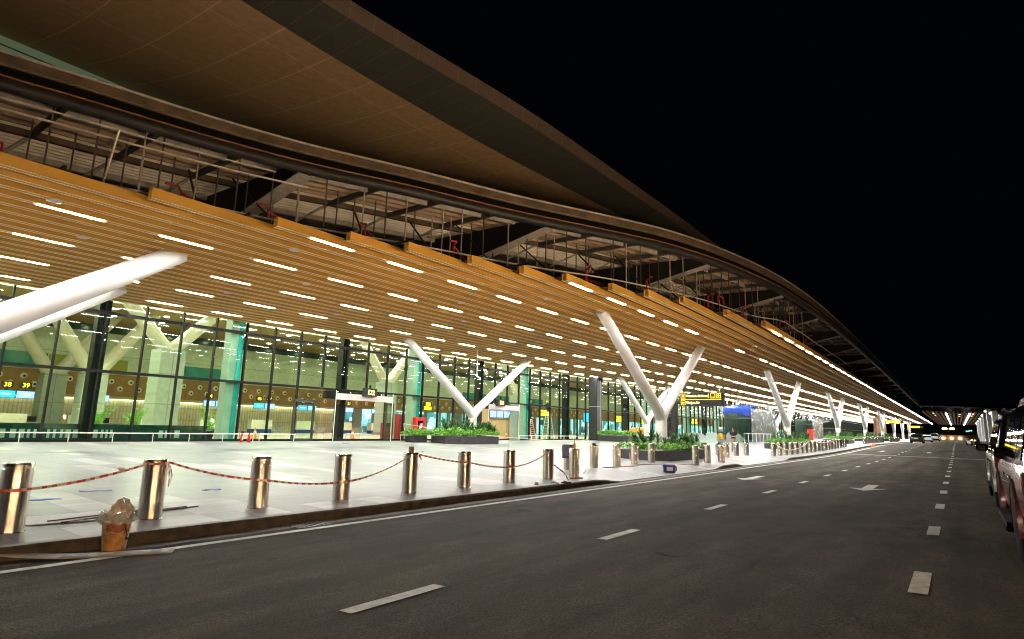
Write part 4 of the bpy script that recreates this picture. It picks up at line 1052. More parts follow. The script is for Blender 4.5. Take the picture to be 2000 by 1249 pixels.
mb.grid(rows); mb.build('clear_film', M['plastic'], bag)
mb = MB(); mb.bar((.09,.07,.36),(.16,.13,.43), .06, .012); mb.build('blue_lid', M['navy'], bag)
mb = MB(); mb.bar((.02,.07,.38),(.03,.09,.6), .02, .02); mb.bar((.03,.09,.6),(-.06,.06,.62), .02, .02); mb.build('stick', M['cream'], bag)
# bent laminate strip lying from kerb to road
pl = MB(); rows = []
A = Vector((-8.98,1.75,0)); B = Vector((-7.74,3.62,0)); n = 18; side = Vector((.8,-.52,0)).normalized()
for i in range(n+1):
    t = i/n; p0 = A.lerp(B, t); zz = max(road_z(p0.x,p0.y)+.012, road_z(p0.x,p0.y)+.012 + .2*(1-t/.62)**2 if t < .62 else -9)
    rows.append([(p0.x+side.x*u, p0.y+side.y*u, zz + .006*abs(u)) for u in (-.13,-.07,0,.07,.13)])
pl.grid(rows); po = pl.build('laminate_strip', M['plank'], smooth=True); q = po.modifiers.new('thick','SOLIDIFY'); q.thickness = .01
tag(po, 'long bent grey laminate strip leaning off the kerb into the road', 'plank')
def strip_patch(t0, t1, m, nm):
    q = MB(); rr = []
    for i in range(int(t0*n), int(t1*n)+1):
        r_ = rows[i]; rr.append([(a, b_, c_+.017) for a, b_, c_ in r_[1:4]])
    q.grid(rr); o2 = q.build(nm, m); o2.parent = po
strip_patch(.1,.24,M['plankblue'],'printed_label'); strip_patch(.5,.64,M['plankblue'],'printed_label'); strip_patch(.68,.73,M['helmet'],'white_label'); strip_patch(.93,.99,M['plankblue'],'printed_label')
# thin metal sheet and battens lying on the paving
mb = MB(); P4 = [(-10.75,2.55),(-9.95,2.75),(-9.85,3.6),(-10.7,4.4)]; mb.prism([(a,b_) for a,b_ in P4], 0, .008); o = mb.build('metal_sheet', mat('pale_sheet', (.5,.5,.5), .4, var=.15), loc=(0,0,pav_z(-10.3,3.2)+.006)); tag(o, 'thin pale metal sheet lying flat behind the two left bollards', 'metal sheet')
for i, (a, c_) in enumerate([((-9.9,3.1),(-10.25,5.1)),((-10.0,3.4),(-10.33,4.95)),((-10.1,3.0),(-10.4,4.6))]):
    mb = MB(); mb.bar((a[0],a[1],pav_z(*a)+.02),(c_[0],c_[1],pav_z(*c_)+.02), .03, .02); tag(mb.build('metal_batten', M['gutter']), 'thin brown batten lying behind the second bollard, %s from the kerb' % ordinal(i+1), 'batten', 'battens on the paving')
# sandals at the kerb
def sandal(x, y, rz, label, tilt=0):
    o = empty('sandal', (x, y, pav_z(x, y)+.004 if x < KX-.2 else pav_z(KX-.2, y)+.006), rz, label, 'sandal', 'sandals at the kerb'); o.rotation_euler = (0, tilt, rz)
    S = [(-.035,-.13),(.03,-.13),(.045,-.06),(.042,0),(.055,.08),(.04,.13),(0,.145),(-.035,.12),(-.045,.05),(-.036,-.03),(-.042,-.09)]
    mb = MB(); mb.prism(S, 0, .022); mb.build('sole', M['sandal'], o, bevel=.005)
    mb = MB(); mb.tube([(.045,.0,.02),(.03,.05,.05),(0,.09,.03)], .008, 6); mb.tube([(-.04,.0,.02),(-.025,.05,.05),(0,.09,.03)], .008, 6); mb.build('strap', M['black'], o, True)
sandal(-8.95, 13.2, .5, 'dark sandal lying on the pavement, leftmost of the three'); sandal(-8.85, 13.95, 1.3, 'flat dark sandal in the middle of the three at the kerb'); sandal(-8.68, 14.25, 2.4, 'brown sandal tipped over the kerb edge', .5)
# blue jerrycan
j = empty('jerrycan', (-9.1, 22.6, pav_z(-9.1,22.6)), R(32), 'dark blue plastic jerrycan with a white label lying on the dropped kerb', 'jerrycan')
mb = MB(); mb.box(-.22,.22,-.13,.13,0,.32); mb.build('body', M['navy'], j, bevel=.035)
mb = MB(); mb.box(-.12,.12,-.136,-.131,.08,.22); mb.build('label_patch', M['helmet'], j)
mb = MB(); mb.tube([(.22,0,.06),(.27,0,.08),(.27,0,.24),(.22,0,.26)], .02, 8); mb.lathe([(.0,0),(.035,0),(.035,.05),(.0,.05)], 12, (-.25,0,.25), axis='x'); mb.build('handle', M['navy'], j, True)
# bits of litter on the plaza
for i,(x,y,sx,sy,mm,l) in enumerate([(-13.2,4.6,.5,.1,'blue','torn scrap of blue plastic on the paving left of the second bollard'),(-12.5,3.4,.9,.06,'blue','long scrap of blue plastic on the paving at far left'),(-12.2,6.3,.35,.05,'blue','thin scrap of blue plastic right of the second bollard'),(-28.0,21.9,.35,.25,'navy','small blue packet lying before the glass entrance box'),(-22.5,14,.2,.2,'cream','small pale crumb of packing on the plaza'),(-21,21,.25,.2,'cream','yellowish scrap on the plaza beyond the third bollard')]):
    mb = MB(); rnd = random.Random(i); rr = [[(u*sx-sx/2 + rnd.uniform(-.02,.02), v_*sy-sy/2 + rnd.uniform(-.02,.02), rnd.uniform(.004,.03)) for u in (0,.25,.5,.75,1)] for v_ in (0,.5,1)]
    mb.grid(rr); o = mb.build('litter_scrap', M[mm], loc=(x,y,pav_z(x,y)+.002), smooth=True); o.rotation_euler = (0,0,1.3); q = o.modifiers.new('t','SOLIDIFY'); q.thickness = .004; tag(o, l, 'litter')

# ------------------------------------------------------------------ planters and plants
def clump_mesh(kind, seed):
    rnd = random.Random(seed); mb = MB()
    if kind == 'cover':
        for i in range(150):
            a = rnd.uniform(0,6.28); rr = .42*math.sqrt(rnd.random()); h = .12 + .28*rnd.random()*(1-rr/.6)
            c_ = Vector((rr*math.cos(a), rr*math.sin(a), h)); d = Vector((math.cos(a+rnd.uniform(-1,1)), math.sin(a+rnd.uniform(-1,1)), rnd.uniform(-.3,.8))).normalized()
            s_ = d.cross(Vector((rnd.uniform(-.4,.4),rnd.uniform(-.4,.4),1))).normalized(); L = rnd.uniform(.08,.17); wd = L*.36; up_ = s_.cross(d)*.02
            mb.add([c_, c_+d*L*.5+s_*wd-up_, c_+d*L, c_+d*L*.5-s_*wd-up_, c_+d*L*.5+up_], [(0,1,4),(1,2,4),(2,3,4),(3,0,4)])
        for i in range(12):
            a = rnd.uniform(0,6.28); rr = rnd.uniform(.05,.35); mb.tube([(rr*math.cos(a)*.6,rr*math.sin(a)*.6,0),(rr*math.cos(a),rr*math.sin(a),.25)], .006, 4)
    else:
        for st in range(7):
            bx_, by_ = rnd.uniform(-.28,.28), rnd.uniform(-.28,.28); hh = rnd.uniform(.25,.6)
            mb.tube([(bx_*.6,by_*.6,0),(bx_,by_,hh)], .014, 5)
            for i in range(24):
                a = i*2.4 + rnd.uniform(-.2,.2); el = .25 + 1.1*i/24; L = rnd.uniform(.28,.45); z0 = hh*(.55+.45*i/24)
                b_ = Vector((bx_,by_,z0)); d = Vector((math.cos(a)*math.cos(el), math.sin(a)*math.cos(el), math.sin(el))); s_ = d.cross(Vector((0,0,1))).normalized()*.024
                m_ = b_+d*L*.55; e = b_+d*L - Vector((0,0,.09*L/.4)); q_ = Vector((0,0,.008))
                mb.add([b_-s_*.5, b_+s_*.5, m_+s_, m_-s_, e, m_+q_], [(0,1,5),(1,2,5),(2,4,5),(4,3,5),(3,0,5)])
    return mb
COV = [clump_mesh('cover', i).mesh('shrub', M['leaf']) for i in range(3)]
SPK = [clump_mesh('spike', i+9).mesh('spiky_plant', M['leafdark']) for i in range(3)]
def planter(poly, label, plants, h=.46):
    cx_ = sum(a for a,_ in poly)/len(poly); cy_ = sum(b for _,b in poly)/len(poly); z = pav_z(cx_, cy_)
    o = empty('planter', (cx_, cy_, z), 0, label, 'planter', 'dark granite planters round the V columns')
    P = [(a-cx_, b-cy_) for a, b in poly]; n = len(P)
    inn = [(a*.9, b*.94) for a, b in P]; mb = MB()
    mb.add([(a,b,-.12) for a,b in P]+[(a,b,h) for a,b in P]+[(a,b,h) for a,b in inn]+[(a,b,h-.08) for a,b in inn], [(i,(i+1)%n,n+(i+1)%n,n+i) for i in range(n)]+[(n+i,n+(i+1)%n,2*n+(i+1)%n,2*n+i) for i in range(n)]+[(2*n+i,2*n+(i+1)%n,3*n+(i+1)%n,3*n+i) for i in range(n)])
    mb.build('box', M['planter'], o, bevel=.012)
    mb = MB(); mb.prism([(a*.9,b*.94) for a,b in P], h-.12, h-.079); mb.build('soil_bed', M['soil'], o)
    return z + h - .08
PC = [0]
def plants(spots, zb, where, tall):
    for i, (x, y, s_) in enumerate(spots):
        PC[0] += 1
        o = bpy.data.objects.new('spiky_plant' if tall else 'shrub', (SPK if tall else COV)[PC[0] % 3]); col.objects.link(o)
        o.location = (x, y, zb); o.scale = (s_*1.12,s_*1.12,s_*(1.05 if tall else 1.35)); o.rotation_euler = (0,0,PC[0]*1.7)
        tag(o, ('tall dark spiky plant, ' if tall else 'low bright green bush, ') + '%s from the left in %s' % (ordinal(i+1), where), 'plant', 'plants in the planters')
zb = planter([(-14.2,27.8),(-11.9,27.4),(-11.25,27.9),(-11.25,33.6),(-14.2,33.6)], 'large dark stone planter with ferns round the nearest V column', 0)
plants([(-13.7,28.2,.95),(-12.9,28.0,1.0),(-12.2,28.0,1.0),(-11.7,28.5,.9),(-11.7,29.3,1.0),(-11.75,30.2,1.0),(-11.7,31.1,1.05),(-11.75,32.0,1.0),(-11.75,32.9,.95)], zb, 'the large planter', False)
plants([(-13.6,29.2,1.25),(-12.6,29.0,1.35),(-12.1,30.4,1.3),(-11.9,31.8,1.3),(-12.0,33.0,1.15)], zb, 'the large planter', True)
zb = planter([(-28.8,29.6),(-27.1,29.2),(-26.3,29.9),(-26.3,33.9),(-28.8,33.9)], 'dark stone planter round the V column near the glass', 0, .5)
plants([(-28.5,29.9,1.25),(-28.0,29.8,1.2),(-27.4,29.6,1.25),(-26.9,30.0,1.2),(-26.75,30.7,1.25),(-26.7,31.4,1.2),(-26.7,32.1,1.25),(-26.7,32.8,1.2),(-26.7,33.5,1.2),(-27.4,30.5,1.4),(-27.3,31.5,1.4)], zb, 'the planter near the glass', False)
plants([(-28.2,31.0,1.55),(-27.3,31.3,1.6),(-26.95,33.4,1.55),(-27.0,32.3,1.3)], zb, 'the planter near the glass', True)
zb = planter([(-30.2,28.5),(-28.9,28.1),(-28.9,29.3),(-30.2,30.6)], 'small dark stone planter left of the one round the V column', 0, .42)
plants([(-29.9,28.7,1.1),(-29.5,28.5,1.2),(-29.15,28.5,1.1),(-29.15,29.0,1.15),(-29.3,29.5,1.2)], zb, 'the small planter', False)
zb = planter([(-29.4,54.5),(-26.5,54.2),(-26.3,54.9),(-26.3,61.0),(-29.4,61.0)], 'dark stone planter in front of the orange tarpaulin', 0, .55)
plants([(-29,54.8,1.3),(-28.2,54.7,1.3),(-27.4,54.7,1.35),(-26.8,55.3,1.3),(-26.8,56.4,1.3),(-26.8,57.5,1.3)], zb, 'the planter by the orange tarpaulin', False)
for i, Y in enumerate([60.8, 90.9, 121, 151]):
    nm = 'the %s planter along the front columns' % ordinal(i+2)
    zb = planter([(-14.2,Y-3),(-11.9,Y-3.3),(-11.3,Y-2.8),(-11.3,Y+3),(-14.2,Y+3)], 'dark stone planter, %s along the front row of V columns' % ordinal(i+2), 0)
    plants([(-13.6,Y-2.6,1.2),(-12.8,Y-2.8,1.2),(-12.0,Y-2.7,1.2),(-11.7,Y-1.4,1.2),(-11.7,Y,1.2),(-11.7,Y+1.6,1.2)], zb, nm, False)
    plants([(-13.4,Y-1.6,1.5),(-12.2,Y-1.6,1.6),(-11.9,Y+.8,1.5),(-11.9,Y+2.4,1.5)], zb, nm, True)
# orange tarpaulin heap behind the planter
def heap(x, y, sx, sy, sz, m, name, label, cat, seed=1):
    rnd = random.Random(seed); mb = MB(); rows = []
    for i in range(10):
        t = i/9; row = []
        for jx in range(24):
            a = 2*math.pi*jx/24; rr = math.cos(t*1.5)**.5*(1+.12*math.sin(a*3+seed)+rnd.uniform(-.05,.05)); row.append((sx*rr*math.cos(a), sy*rr*math.sin(a), sz*math.sin(t*1.5)*(1+rnd.uniform(-.04,.04))))
        rows.append(row)
    mb.grid(rows, close=True); mb.add([(0,0,sz)], []); o = mb.build(name, m, loc=(x,y,pav_z(x,y)), smooth=True); return tag(o, label, cat)
heap(-29.6, 64.5, 1.0, 1.9, 1.35, M['orange'], 'tarpaulin_heap', 'tall orange tarpaulin covered heap behind the planter', 'tarpaulin', 2)
heap(-29.4, 59.2, .8, 1.6, .3, M['orange'], 'tarpaulin_fold', 'low fold of orange tarpaulin on the paving', 'tarpaulin', 4)
heap(-30.0, 58.2, .3, .5, .28, M['helmet_y'], 'yellow_bundle', 'small yellow bundle right of the black box column', 'bundle', 5)

# ------------------------------------------------------------------ wayfinding sign
sg = empty('wayfinding_sign', (-14.1, 36.0, pav_z(-14.1,36)), 0, 'black wayfinding sign on a dark post with yellow Vietnam Airlines lettering', 'sign')
mb = MB(); mb.box(-.16,.16,-.16,.16,-.05,3.82-pav_z(-14.1,36)); mb.build('post', M['signblack'], sg, bevel=.01)
z0 = 2.88 - pav_z(-14.1,36)
mb = MB(); mb.box(.42,3.12,-.12,.12,z0,z0+.80); pn = mb.build('panel', M['signblack'], sg, bevel=.01)
mb = MB()
for zz in (z0+.12, z0+.58): mb.box(.161,.419,-.05,.05,zz,zz+.06)
mb.build('bracket', M['signblack'], sg)
RF = (R(90), 0, 0)
yf = -.128
mb = MB(); mb.box(.5,2.98,yf,-.1215,z0+.385,z0+.415); mb.box(2.2,2.23,yf,-.1215,z0+.48,z0+.74)
def picto(x, z, kind):
    mb.box(x-.14,x+.14,yf,-.1215,z-.14,z-.115); mb.box(x-.14,x+.14,yf,-.1215,z+.115,z+.14); mb.box(x-.14,x-.115,yf,-.1215,z-.114,z+.114); mb.box(x+.115,x+.14,yf,-.1215,z-.114,z+.114)
    def tri(pp): mb.add([(x+a,yf,z+b) for a,b in pp]+[(x+a,-.1215,z+b) for a,b in pp], [(0,1,2),(5,4,3),(0,3,4,1),(1,4,5,2),(2,5,3,0)])
    if kind == 'up': tri([(-.08,.0),(.08,.0),(0,.09)]); mb.box(x-.022,x+.022,yf,-.1215,z-.09,z-.001)
    if kind == 'left': tri([(0,-.08),(0,.08),(-.09,0)]); mb.box(x+.001,x+.09,yf,-.1215,z-.022,z+.022)
    if kind == 'plane': tri([(-.09,-.03),(.09,.05),(-.02,.0)]); mb.box(x-.09,x+.09,yf,-.1215,z-.08,z-.06)
picto(.64, z0+.61, 'up'); picto(.64, z0+.2, 'left'); picto(2.48, z0+.61, 'plane'); picto(2.82, z0+.61, 'up')
mb.build('pictogram', M['yel'], sg)
lettering('Vietnam Airlines', .2, M['signwhite'], sg, (.83,yf,z0+.61), RF, 'LEFT')
lettering('Vietjet Air', .2, M['signwhite'], sg, (.83,yf,z0+.2), RF, 'LEFT')
# far yellow signs
for i,(x,y,z,wd) in enumerate([(-9.6,140,3.4,2.8),(-8.4,185,3.1,3.2)]):
    o = empty('far_sign', (x,y,z+.3), 0, 'distant yellow lit sign hanging over the pavement, %s of two' % ('nearer','farther')[i], 'sign', 'far yellow signs')
    mb = MB(); mb.box(-wd/2,wd/2,-.1,.1,.3,.9); mb.build('panel', M['signblack'], o); mb = MB(); mb.box(-wd/2+.1,wd*.3,-.115,-.101,.4,.8); mb.build('lit_face', M['yel'], o); mb = MB(); mb.tube([(-wd/2+.3,0,1.0),(-wd/2+.3,0,6.6-z)], .05, 8); mb.build('hanger', M['signblack'], o)
# hanging camera poles
for i,(x,y) in enumerate([(-27.3,32.4),(-22,58),(-22.5,72)]):
    o = empty('camera_pole', (x,y,CZ), 0, 'white camera hanging on a thin pole from the slatted ceiling, %s from the left' % ordinal(i+1), 'security camera', 'hanging cameras')
    mb = MB(); mb.tube([(0,0,.1),(0,0,-1.7)], .022, 8); mb.build('pole', M['white'], o, True)
    mb = MB(); mb.lathe([(.0,-.02),(.05,-.02),(.05,.12),(.0,.12)], 12, (0,0,-1.8)); mb.bar((0,.0,-1.85),(.1,.28,-1.98), .1, .09); mb.build('camera_body', M['white'], o, True)

# ------------------------------------------------------------------ glass balustrade ends, far glass pavilion, blue tarp
def balus(x, y, label):
    z = pav_z(x,y); o = empty('glass_balustrade', (x,y,z), 0, label, 'glass balustrade', 'rounded glass balustrades')
    P = [(-.0,0),(0,.75),(.06,.95),(.25,1.05),(1.0,1.05),(1.6,.9),(2.4,.25),(2.6,0)]
    mb = MB(); mb.add([(a*.65,a*.9-.0,b) for a,b in P]+[(a*.65+.03,a*.9-.02,b) for a,b in P], [tuple(range(8)), tuple(range(15,7,-1))]+[(i,(i+1)%8,8+(i+1)%8,8+i) for i in range(8)]); mb.build('pane', M['hazyglass'], o)
    mb = MB(); mb.tube([(a*.65+.015,a*.9-.01,b) for a,b in P[:7]], .03, 8); mb.build('trim', M['rim'], o, True)
balus(-22.9, 62.4, 'rounded glass balustrade end, leftmost right of the sign post'); balus(-22.3, 66.0, 'rounded glass balustrade end, middle one by the man in the vest'); balus(-21.4, 70.5, 'rounded glass balustrade end hidden behind the man in the vest')
gp = empty('glass_pavilion', (-22.5, 92, pav_z(-22,92)), 0, 'square glass pavilion wrapped in plastic film beyond the two men', 'glass pavilion')
mb = MB()
for a in (-4,-1.3,1.3,4): mb.box(3.9,3.96,a*2.6,a*2.6+.1,0,4.3)
for a in (-3,0,3): mb.box(a,a+.1,-10.4,-10.34,0,4.3)
mb.box(-4,4,-10.45,-10.35,3.0,3.2); mb.box(3.95,4.05,-10.4,10.4,3.0,3.2)
mb.build('frame', M['darksteel'], gp)
mb = MB(); mb.box(-4,3.9,-10.42,-10.41,.05,4.3); mb.build('front_pane', M['glass'], gp)
mb = MB(); mb.box(-4,3.9,-10.0,10.4,0,.1); mb.box(-4,3.9,10.4,10.5,0,4.3); mb.box(-4.1,-4,-10.4,10.4,0,4.3); mb.build('inner_wall', mat('dark_teal_wall', (.014,.036,.033), .4, var=.3), gp)
mb = MB(); rows = []; rnd = random.Random(5)
for i in range(26):
    y = -10.4 + 20.8*i/25; rows.append([(4.02 + rnd.uniform(0,.16), y + rnd.uniform(-.2,.2), z) for z in (0,.5,1.0,1.6,2.2,2.7,3.1,3.5,3.9,4.4)])
mb.grid(rows); mb.build('plastic_sheet', M['plastic'], gp)
mb = MB()
for a in (-7,-3.2,.6,4.4): mb.box(3.2,3.5,a,a+.7,0,1.7)
mb.build('kiosk', M['gutter'], gp)
mb = MB(); rows = []
for i in range(14):
    t = i/13; row = []
    for jx in range(12):
        u = jx/11; row.append((-4.2 + 8.4*t, -10.7 + 4*u, 4.35 + .5*math.sin(math.pi*(u*.9+.05))*(.55+.45*math.sin(t*2.4+.3)) + rnd.uniform(-.08,.08)))
    rows.append([(row[0][0], -10.75+rnd.uniform(-.1,.1), 3.55+rnd.uniform(-.1,.1)+.2*math.sin(t*5))] + row)
mb.grid(rows); bt = mb.build('blue_tarpaulin', M['blue'], smooth=True, loc=(-22.5,92,pav_z(-22,92))); q = bt.modifiers.new('t','SOLIDIFY'); q.thickness = .03
tag(bt, 'bright blue tarpaulin thrown over the roof of the glass pavilion', 'tarpaulin')
gp.location = (-20.5, 77.75, pav_z(-21,77)); gp.scale = (.38,.553,.88); bt.location = gp.location; bt.scale = (.38,.553,.88)
gp2 = dup(gp, (-24, 134, pav_z(-24,134)), None, 'farther glass pavilion between the far V columns')
# low fence of white posts in front of the pavilion
o = empty('plaza_rail', (-18.2, 74, pav_z(-18.2,74)), 0, 'white rail with close posts behind the man in black', 'handrail')
mb = MB(); mb.tube([(0,-8,1.05),(0,8,1.05)], .03, 8); mb.tube([(0,-8,.12),(0,8,.12)], .02, 6); mb.build('rail', M['white'], o, True)
for i in range(11):
    mb = MB(); mb.tube([(0,-8+1.6*i,0),(0,-8+1.6*i,1.05)], .025, 8); mb.build('post', M['white'], o, True)
for i,(x,y) in enumerate([(-18.5,104),(-14.6,150)]):
    mb = MB(); mb.box(-.4,.4,-.6,.6,0,1.7); mb.box(-.36,.36,-.615,-.601,.2,1.5); tag(mb.build('red_cabinet', M['red'], loc=(x,y,pav_z(x,y))), 'bright red cabinet standing among the far columns, %s one' % ('nearer','farther')[i], 'cabinet', 'red cabinets among the far columns')
mb = MB(); mb.box(-.3,.3,-12,12,0,5.4); tag(mb.build('brown_partition', M['brownwall'], loc=(-15.5,178,rise(178)-.1)), 'tall brown partition wall between the far V columns', 'partition')

# ------------------------------------------------------------------ people
def skin_body(joints, edges, mt, name, parent):
    me = bpy.data.meshes.new('tmp'); names = list(joints); me.from_pydata([joints[n][0] for n in names], [(names.index(a), names.index(b)) for a,b in edges], [])
    ob = bpy.data.objects.new('tmp', me); col.objects.link(ob); ob.modifiers.new('s','SKIN'); sb = ob.modifiers.new('u','SUBSURF'); sb.levels = 1; sb.render_levels = 1
    for i, n in enumerate(names):
        r_ = joints[n][1]; v_ = me.skin_vertices[0].data[i]; v_.radius = r_ if hasattr(r_,'__len__') else (r_,r_); v_.use_root = (n == 'pelvis')
    dg = bpy.context.evaluated_depsgraph_get(); nm = bpy.data.meshes.new_from_object(ob.evaluated_get(dg)); bpy.data.objects.remove(ob)
    nm.materials.clear(); nm.materials.append(mt)
    for p_ in nm.polygons: p_.use_smooth = True
    o = bpy.data.objects.new(name, nm); col.objects.link(o); o.parent = parent; return o
def person(loc, rz, label, J, cloth, hat=None, hair=True, extra=None):
    o = empty('person', loc, rz, label, 'person')
    E = [('pelvis','waist'),('waist','chest'),('chest','neck'),('neck','head'),('head','crown')]
    for s_ in 'LR': E += [('chest','sh'+s_),('sh'+s_,'el'+s_),('el'+s_,'wr'+s_),('pelvis','hip'+s_),('hip'+s_,'kn'+s_),('kn'+s_,'an'+s_),('an'+s_,'toe'+s_)]
    rad = dict(pelvis=(.15,.11),waist=(.14,.1),chest=(.11,.075),neck=.052,head=(.075,.09),crown=(.066,.078))
    for s_ in 'LR': rad.update({'sh'+s_:.044,'el'+s_:.042,'wr'+s_:.03,'hip'+s_:.085,'kn'+s_:.056,'an'+s_:.036,'toe'+s_:.035})
    body = skin_body({n:(J[n],rad[n]) for n in rad}, E, M['skin'], 'body', o)
    # hands (five fingers) and face features
    hb = MB()
    for s_ in 'LR':
        w_ = Vector(J['wr'+s_]); d = (w_ - Vector(J['el'+s_])).normalized(); sd_ = d.cross(Vector((0,1,0)))
        sd_ = sd_.normalized() if sd_.length > .1 else Vector((0,0,1)); nrm = sd_.cross(d)
        hb.tube([w_-d*.01, w_+d*.04, w_+d*.085], [.028,.036,.034], 8)
        for i, L in enumerate((.07,.08,.075,.06)):
            b_ = w_+d*.08+sd_*(.026-.0175*i); hb.tube([b_, b_+d*L*.55+nrm*.008, b_+d*L*.9+nrm*.03], [.009,.0085,.007], 6)
        b_ = w_+d*.03+sd_*.03; hb.tube([b_, b_+sd_*.025+d*.03, b_+sd_*.03+d*.06], [.011,.01,.008], 6)
    hd = Vector(J['head']); f = Vector(J.get('face',(0,-1,0)))
    hb.tube([hd+f*.085+Vector((0,0,.02)), hd+f*.112-Vector((0,0,.012)), hd+f*.09-Vector((0,0,.02))], [.009,.015,.008], 6)
    si = f.cross(Vector((0,0,1)))
    for sgn in (-1,1): hb.ball(hd+si*.078*sgn+Vector((0,0,.0)), .026, 8, sc=(.5,1,1.3))
    hb.build('hand', M['skin'], o, True)
    fb = MB()
    for sgn in (-1,1): fb.ball(hd+f*.086+si*.03*sgn+Vector((0,0,.02)), .007, 6)
    fb.tube([hd+f*.092+si*.025-Vector((0,0,.045)), hd+f*.096-Vector((0,0,.047)), hd+f*.092-si*.025-Vector((0,0,.045))], .006, 5); fb.build('face', M['hair'], o)
    def limb(mb, names, rads): mb.tube([J[n] for n in names], rads, 12)
    mb = MB()
    for s_ in 'LR': limb(mb, ['hip'+s_,'kn'+s_,'an'+s_], [.105,.078,.062])
    mb.ball(Vector(J['pelvis']), .16, 14, sc=(1.05,.78,.75)); mb.build('trousers', cloth['legs'], o, True)
    mb = MB(); pv = Vector(J['pelvis']); ch = Vector(J['chest']); nk = Vector(J['neck']); rows = []
    for t, rx, ry in ((0,.165,.12),(.3,.158,.115),(.6,.17,.122),(.85,.185,.128),(1.0,.17,.115),(1.12,.1,.08)):
        c_ = pv + (ch-pv)*t + Vector((0,0,.0)) if t <= 1 else ch + (nk-ch)*.75
        if t == 1.0: c_ = ch + (nk-ch)*.3
        rows.append([(c_.x+rx*math.cos(a), c_.y+ry*math.sin(a), c_.z) for a in [i*math.pi/10 for i in range(20)]])
    mb.grid(rows, close=True)
    for s_ in 'LR':
        s0 = Vector(J['sh'+s_]); e0 = Vector(J['el'+s_]); k_ = cloth.get('sleeve', .6); mb.tube([s0+(ch-s0)*.35+Vector((0,0,.03)), s0, s0+(e0-s0)*k_], [.075,.072,.062], 12)
        if k_ >= 1: mb.tube([e0, Vector(J['wr'+s_])], [.055,.042], 12)
    mb.build('shirt', cloth['top'], o, True)
    if 'vest' in cloth:
        mb = MB(); rows = []
        for t, rx, ry in ((-.08,.182,.14),(.3,.178,.134),(.6,.19,.14),(.85,.195,.145),(1.02,.16,.13)):
            c_ = pv + (ch-pv)*t; rows.append([(c_.x+rx*math.cos(a), c_.y+ry*math.sin(a), c_.z) for a in [i*math.pi/10 for i in range(20)]])
        mb.grid(rows, close=True); mb.build('safety_vest', cloth['vest'], o, True)
        mb = MB(); rows = []
        for t in (.22,.36): c_ = pv+(ch-pv)*t; rows.append([(c_.x+.186*math.cos(a), c_.y+.142*math.sin(a), c_.z) for a in [i*math.pi/10 for i in range(20)]])
        mb.grid(rows, close=True); mb.build('reflective_band', M['vest2'], o, True)
    mb = MB()
    for s_ in 'LR':
        a_ = Vector(J['an'+s_]); t_ = Vector(J['toe'+s_]); d = (t_-a_); d.z = 0; d = d.normalized() if d.length > .02 else Vector((0,-1,0))
        mb.tube([a_-d*.06-Vector((0,0,.045)), a_-Vector((0,0,.04)), a_+d*.1-Vector((0,0,.05)), a_+d*.19-Vector((0,0,.06))], [.04,.052,.045,.028], 10)
    mb.build('shoe', cloth.get('shoe', M['black']), o, True)
    cr_ = Vector(J['crown'])
    if hair:
        mb = MB(); mb.ball(hd+Vector((0,0,.045))-f*.018, .1, 14, sc=(.88,1,.92)); mb.build('hair', M['hair'], o, True)
    if hat:
        mb = MB(); mb.lathe([(.0,.13),(.05,.125),(.1,.08),(.118,.02),(.118,.0),(.135,-.012),(.13,-.02)], 18, (hd.x,hd.y,hd.z+.045)); mb.build('helmet', hat, o, True)
    return o
def standing(armL, armR):
    J = dict(pelvis=(0,0,.95),waist=(0,0,1.12),chest=(0,0,1.34),neck=(0,-.01,1.5),head=(0,-.02,1.6),crown=(0,-.015,1.68),face=(0,-1,0))
    for s_, x in (('L',1),('R',-1)):
        J['hip'+s_] = (.09*x,0,.88); J['kn'+s_] = (.1*x,-.02,.48); J['an'+s_] = (.11*x,.02,.085); J['toe'+s_] = (.13*x,-.13,.035); J['sh'+s_] = (.19*x,0,1.41)
    J['elL'],J['wrL'] = armL; J['elR'],J['wrR'] = armR; return J
J = standing(((.26,.02,1.13),(.27,-.05,.88)), ((-.26,.02,1.13),(-.27,-.05,.88)))
person((-13.85, 44.3, pav_z(-13.85,44.3)), R(-10), 'man in a white helmet and yellow safety vest standing behind the bollards', J, dict(legs=M['denim'], top=M['workblue'], vest=M['vest'], sleeve=.6), M['helmet'], False)
J = standing(((.25,-.03,1.14),(-.02,-.24,1.14)), ((-.25,-.03,1.14),(.04,-.26,1.11)))
J['knR'] = (-.1,-.08,.5); J['anR'] = (-.14,-.12,.085); J['toeR'] = (-.17,-.27,.035)
person((-13.6, 46.5, pav_z(-13.6,46.5)), R(22), 'dark haired man in a black T-shirt with folded arms beside the yellow vest', J, dict(legs=M['khaki'], top=M['tee'], sleeve=.6))
# workers on ladders behind the glass
def ladder(x, y, label, h=3.0, rz=0):
    o = empty('step_ladder', (x,y,FZ), rz, label, 'ladder', 'step ladders inside the glass')
    for sy in (-1,1):
        mb = MB()
        for sx in (-1,1): mb.bar((sx*.3, sy*.75, 0), (sx*.18, sy*.08, h), .05, .04)
        for i in range(1, 10):
            t = i/10; mb.bar((-.3+.12*t, sy*(.75-.67*t), h*t), (.3-.12*t, sy*(.75-.67*t), h*t), .04, .03)
        mb.build('side', M['white'], o)
    mb = MB(); mb.box(-.2,.2,-.12,.12,h,h+.03); mb.build('top_plate', M['white'], o)
ladder(-32.9, 47.2, 'pale step ladder under the worker in the orange helmet', 1.9); ladder(-33.2, 50.9, 'pale step ladder under the crouching worker', 2.75)
J = standing(((.24,-.12,1.6),(.2,-.18,1.86)), ((-.26,-.1,1.25),(-.2,-.28,1.4)))
person((-32.9, 47.2, FZ+1.95), R(75), 'worker in an orange helmet reaching up on a ladder behind the glass', J, dict(legs=M['workblue'], top=M['workblue'], sleeve=1.0), M['helmet_r'], False)
